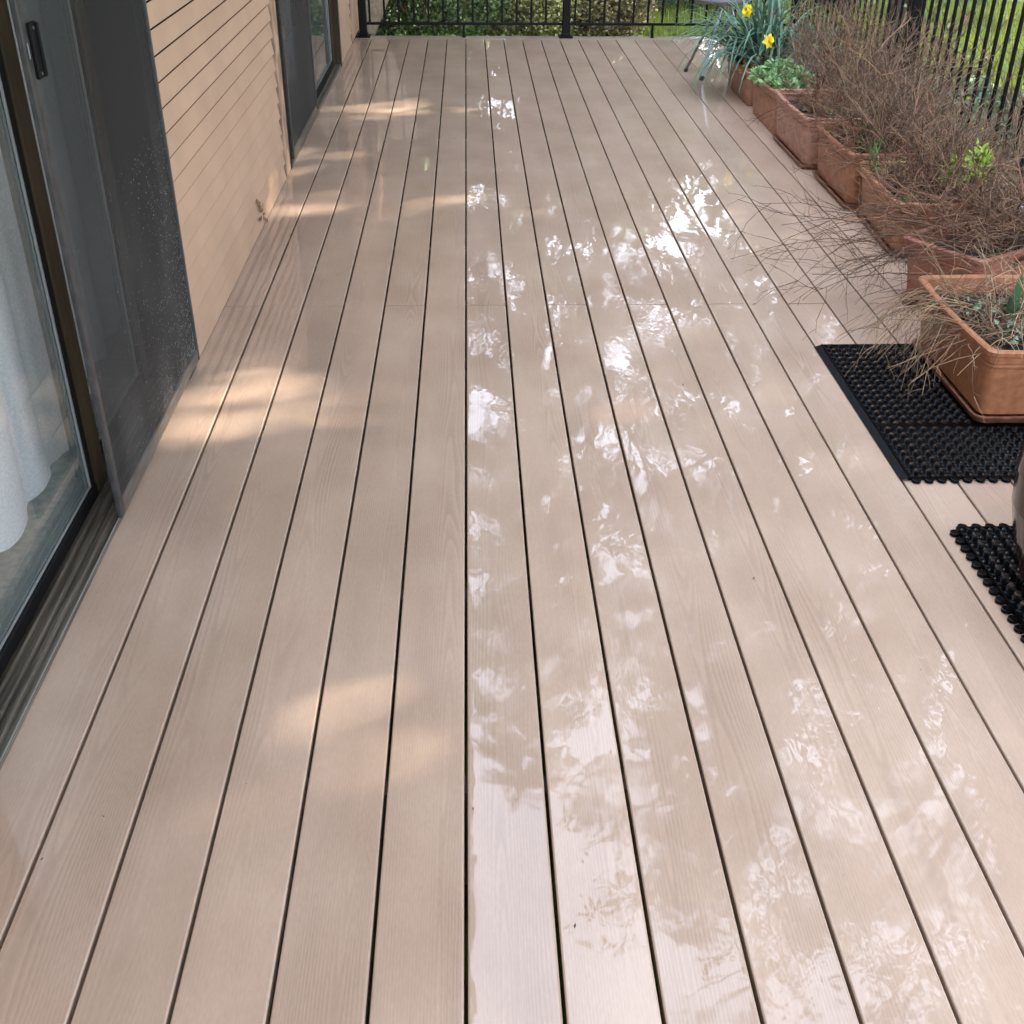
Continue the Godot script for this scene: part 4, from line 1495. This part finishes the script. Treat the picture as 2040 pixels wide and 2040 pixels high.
	bare_tree(Vector3(2.2, GROUND_Y, -18.5), 15.0, 4.6, "half bare tree behind the conifers, past the middle post", bud, lf, bark, 0.8)
	bare_tree(Vector3(6.6, GROUND_Y, -17.5), 15.0, 4.6, "half bare tree between the two conifers past the far corner", bud, lf, bark, 0.8)
	bare_tree(Vector3(15.0, GROUND_Y, -24.5), 17.5, 4.6, "half bare tree at the right end of the lawn", bud, lf, bark, 1.0)
	bare_tree(Vector3(6.3, GROUND_Y, -10.2), 14.0, 4.4, "half bare tree on the lawn outside the side railing", bud, lf, bark, 0.75)


# a tree in early spring: forking limbs and a thin haze of young leaves
func bare_tree(at: Vector3, H: float, R: float, label: String, bud: Array, leafm: Material, bark: Material, dens: float) -> void:
	var o := thing("budding_tree", label, "tree", at, "trees coming into leaf beyond the railings")
	var tb := MB.new()
	var low := H * 0.22
	var bend := Vector3(rng.randf_range(-0.3, 0.3), 0, rng.randf_range(-0.3, 0.3))
	tb.tube(PackedVector3Array([Vector3(0, -0.1, 0), Vector3(0, low, 0), bend + Vector3(0, H * 0.6, 0), bend * 1.5 + Vector3(0, H, 0)]), 0.02 + H * 0.011, 0.012, 9)
	part("trunk", tb, bark, o)
	var lb := MB.new()
	var tips: Array[Vector3] = []
	for i in 30:
		var t := lerpf(0.22, 0.97, (i + rng.randf()) / 30.0)
		var p := bend * clampf((t - 0.22) * 2.6, 0.0, 1.5) + Vector3(0, H * t, 0)
		var a := i * 2.4 + rng.randf_range(-0.4, 0.4)
		var L := R * (1.15 - 0.75 * t) * rng.randf_range(0.75, 1.1)
		limb(lb, p, Vector3(cos(a), rng.randf_range(0.35, 0.9), sin(a)).normalized(), L, 0.012 + 0.012 * L, 2, tips, at)
	part("branches", lb, bark, o)
	for h in bud.size():
		var w := []
		var cols := PackedColorArray()
		for i in range(h, tips.size(), bud.size()):
			if rng.randf() > dens * 0.75 or sunlit_gap(at + tips[i], 0.12):
				continue
			w.append(Transform3D(Basis.from_euler(Vector3(rng.randf() * TAU, rng.randf() * TAU, rng.randf() * TAU)).scaled(Vector3.ONE * rng.randf_range(0.8, 1.5)), tips[i]))
			var k := rng.randf_range(0.7, 1.3)
			cols.append(Color(0.11 * k, 0.15 * k, 0.035 * k))
		scatter("crown" if h == 0 else "crown_%03d" % h, bud[h], leafm, w, cols, o)


func limb(mb: MB, p: Vector3, d: Vector3, L: float, r: float, level: int, tips: Array[Vector3], at: Vector3) -> void:
	var pts := PackedVector3Array([p])
	var q := p
	var dd := d
	for i in 5:
		dd = (dd + Vector3(rng.randfn(0, 0.16), rng.randfn(0.03, 0.12), rng.randfn(0, 0.16))).normalized()
		q += dd * L / 5.0
		pts.append(q)
	if level < 2 and (sunlit_gap(at + pts[2], 0.10) or sunlit_gap(at + q, 0.10)):
		return
	mb.tube(pts, r, r * 0.4, 4 if level > 0 else 3)
	tips.append(q)
	if level == 0:
		tips.append(pts[3])
		return
	for j in (8 if level == 2 else 6):
		var t := rng.randf_range(0.2, 0.98) * 5.0
		var k := mini(int(t), 4)
		var s := pts[k].lerp(pts[k + 1], t - k)
		var out := Vector3(rng.randfn(0, 1), rng.randfn(0.2, 0.6), rng.randfn(0, 1)).normalized()
		limb(mb, s, ((pts[k + 1] - pts[k]).normalized() + out * 0.9).normalized(), L * rng.randf_range(0.3, 0.5), r * 0.5, level - 1, tips, at)


func build_oddments() -> void:
	# the beige slanted panel outside the far left corner
	var mb := MB.new()
	var f := [Vector2(-1.1, 0.9), Vector2(-0.42, 0.9), Vector2(-0.637, 0.19), Vector2(-0.775, -0.10), Vector2(-0.82, -0.55), Vector2(-1.1, -0.55)]
	var m := f.size()
	for i in m:
		var a: Vector2 = f[i]
		var b: Vector2 = f[(i + 1) % m]
		mb.quad(Vector3(a.x, a.y, -9.88), Vector3(b.x, b.y, -9.88), Vector3(b.x, b.y, -9.94), Vector3(a.x, a.y, -9.94), Vector3(a.y - b.y, b.x - a.x, 0) * -1.0)
	for z in [-9.88, -9.94]:
		var nn := Vector3(0, 0, 1 if z > -9.9 else -1)
		for i in range(1, m - 1):
			mb.tri(Vector3(f[0].x, f[0].y, z), Vector3(f[i].x, f[i].y, z), Vector3(f[i + 1].x, f[i + 1].y, z), nn, nn, nn)
	tag(part("slanted_panel", mb, mottled(Color(0.42, 0.34, 0.24), 0.7, Vector3(2, 2, 2), 181, 0.85)), "beige slanted panel standing outside the far corner of house and railing", "panel")
	# a dry leaf caught on the siding
	var lf := colored()
	leafy(lf, Vector3(-0.862, 0.075, -4.62), 16, Vector3(0.008, 0.035, 0.022), 0.035, Color(0.22, 0.13, 0.07), 0.3)
	tag(part("dry_leaf", lf, vcol(0.8)), "shrivelled dry leaf stuck to the foot of the tan siding", "leaf")
	# crumbs and bits of leaf on the boards
	var cr := colored()
	for i in 45:
		var p := Vector3(rng.randf_range(-0.8, 1.5), 0.0025, rng.randf_range(-8.5, -1.1))
		leafy(cr, p, 1, Vector3(0.001, 0.0005, 0.001), rng.randf_range(0.004, 0.009), Color(0.10, 0.06, 0.035), 0.5)
	tag(part("leaf_litter", cr, vcol(0.8), self, "stuff"), "specks of leaf and dirt on the wet boards", "litter")


func _ready() -> void:
	rng.seed = 20240
	# camera, sky, sun, exposure
	var cam := Camera3D.new()
	cam.name = "camera"
	cam.position = Vector3(0, 1.4995, 0)
	cam.rotation_order = EULER_ORDER_YXZ
	cam.rotation_degrees = Vector3(-32.011, -2.293, 0.560)
	cam.fov = 49.0
	cam.near = 0.05
	cam.far = 600.0
	add_child(cam)
	var env := Environment.new()
	env.background_mode = Environment.BG_SKY
	var sky := Sky.new()
	var ps := ProceduralSkyMaterial.new()
	ps.sky_top_color = Color(0.84, 0.885, 0.97)
	ps.sky_horizon_color = Color(0.95, 0.955, 0.97)
	ps.sky_curve = 0.22
	ps.ground_horizon_color = Color(0.55, 0.56, 0.5)
	ps.ground_bottom_color = Color(0.2, 0.22, 0.15)
	ps.sun_angle_max = 12.0
	ps.energy_multiplier = 1.0
	sky.sky_material = ps
	env.sky = sky
	env.ambient_light_source = Environment.AMBIENT_SOURCE_SKY
	env.tonemap_mode = Environment.TONE_MAPPER_LINEAR
	env.tonemap_exposure = 6.7
	env.ssao_enabled = true
	env.ssil_enabled = true
	env.sdfgi_enabled = true
	var we := WorldEnvironment.new()
	we.name = "world_environment"
	we.environment = env
	add_child(we)
	var sun := DirectionalLight3D.new()
	sun.name = "sun"
	sun.light_energy = 1.25
	sun.light_color = Color(1.0, 0.965, 0.91)
	sun.light_angular_distance = 0.6
	sun.shadow_enabled = true
	add_child(sun)
	sun.look_at_from_position(Vector3.ZERO, -TO_SUN, Vector3.UP)

	build_deck()
	build_house()
	build_grounds()
	build_doors()
	railing("black metal railing across the far end of the deck", "black metal railings", Vector3(-0.83, 0, RAIL_Z), 0.0, 3.38, [0.02, 1.586, 3.36], [0.795, 2.26], 0.075)
	railing("black metal railing along the right side of the deck behind the planters", "black metal railings", Vector3(FENCE_X, 0, RAIL_Z + 0.02), -PI / 2, 10.4, [2.45, 4.90, 7.35, 9.8], [1.25, 3.7, 6.1], 0.10)
	build_mats()
	build_planters()
	build_stool()
	build_oddments()
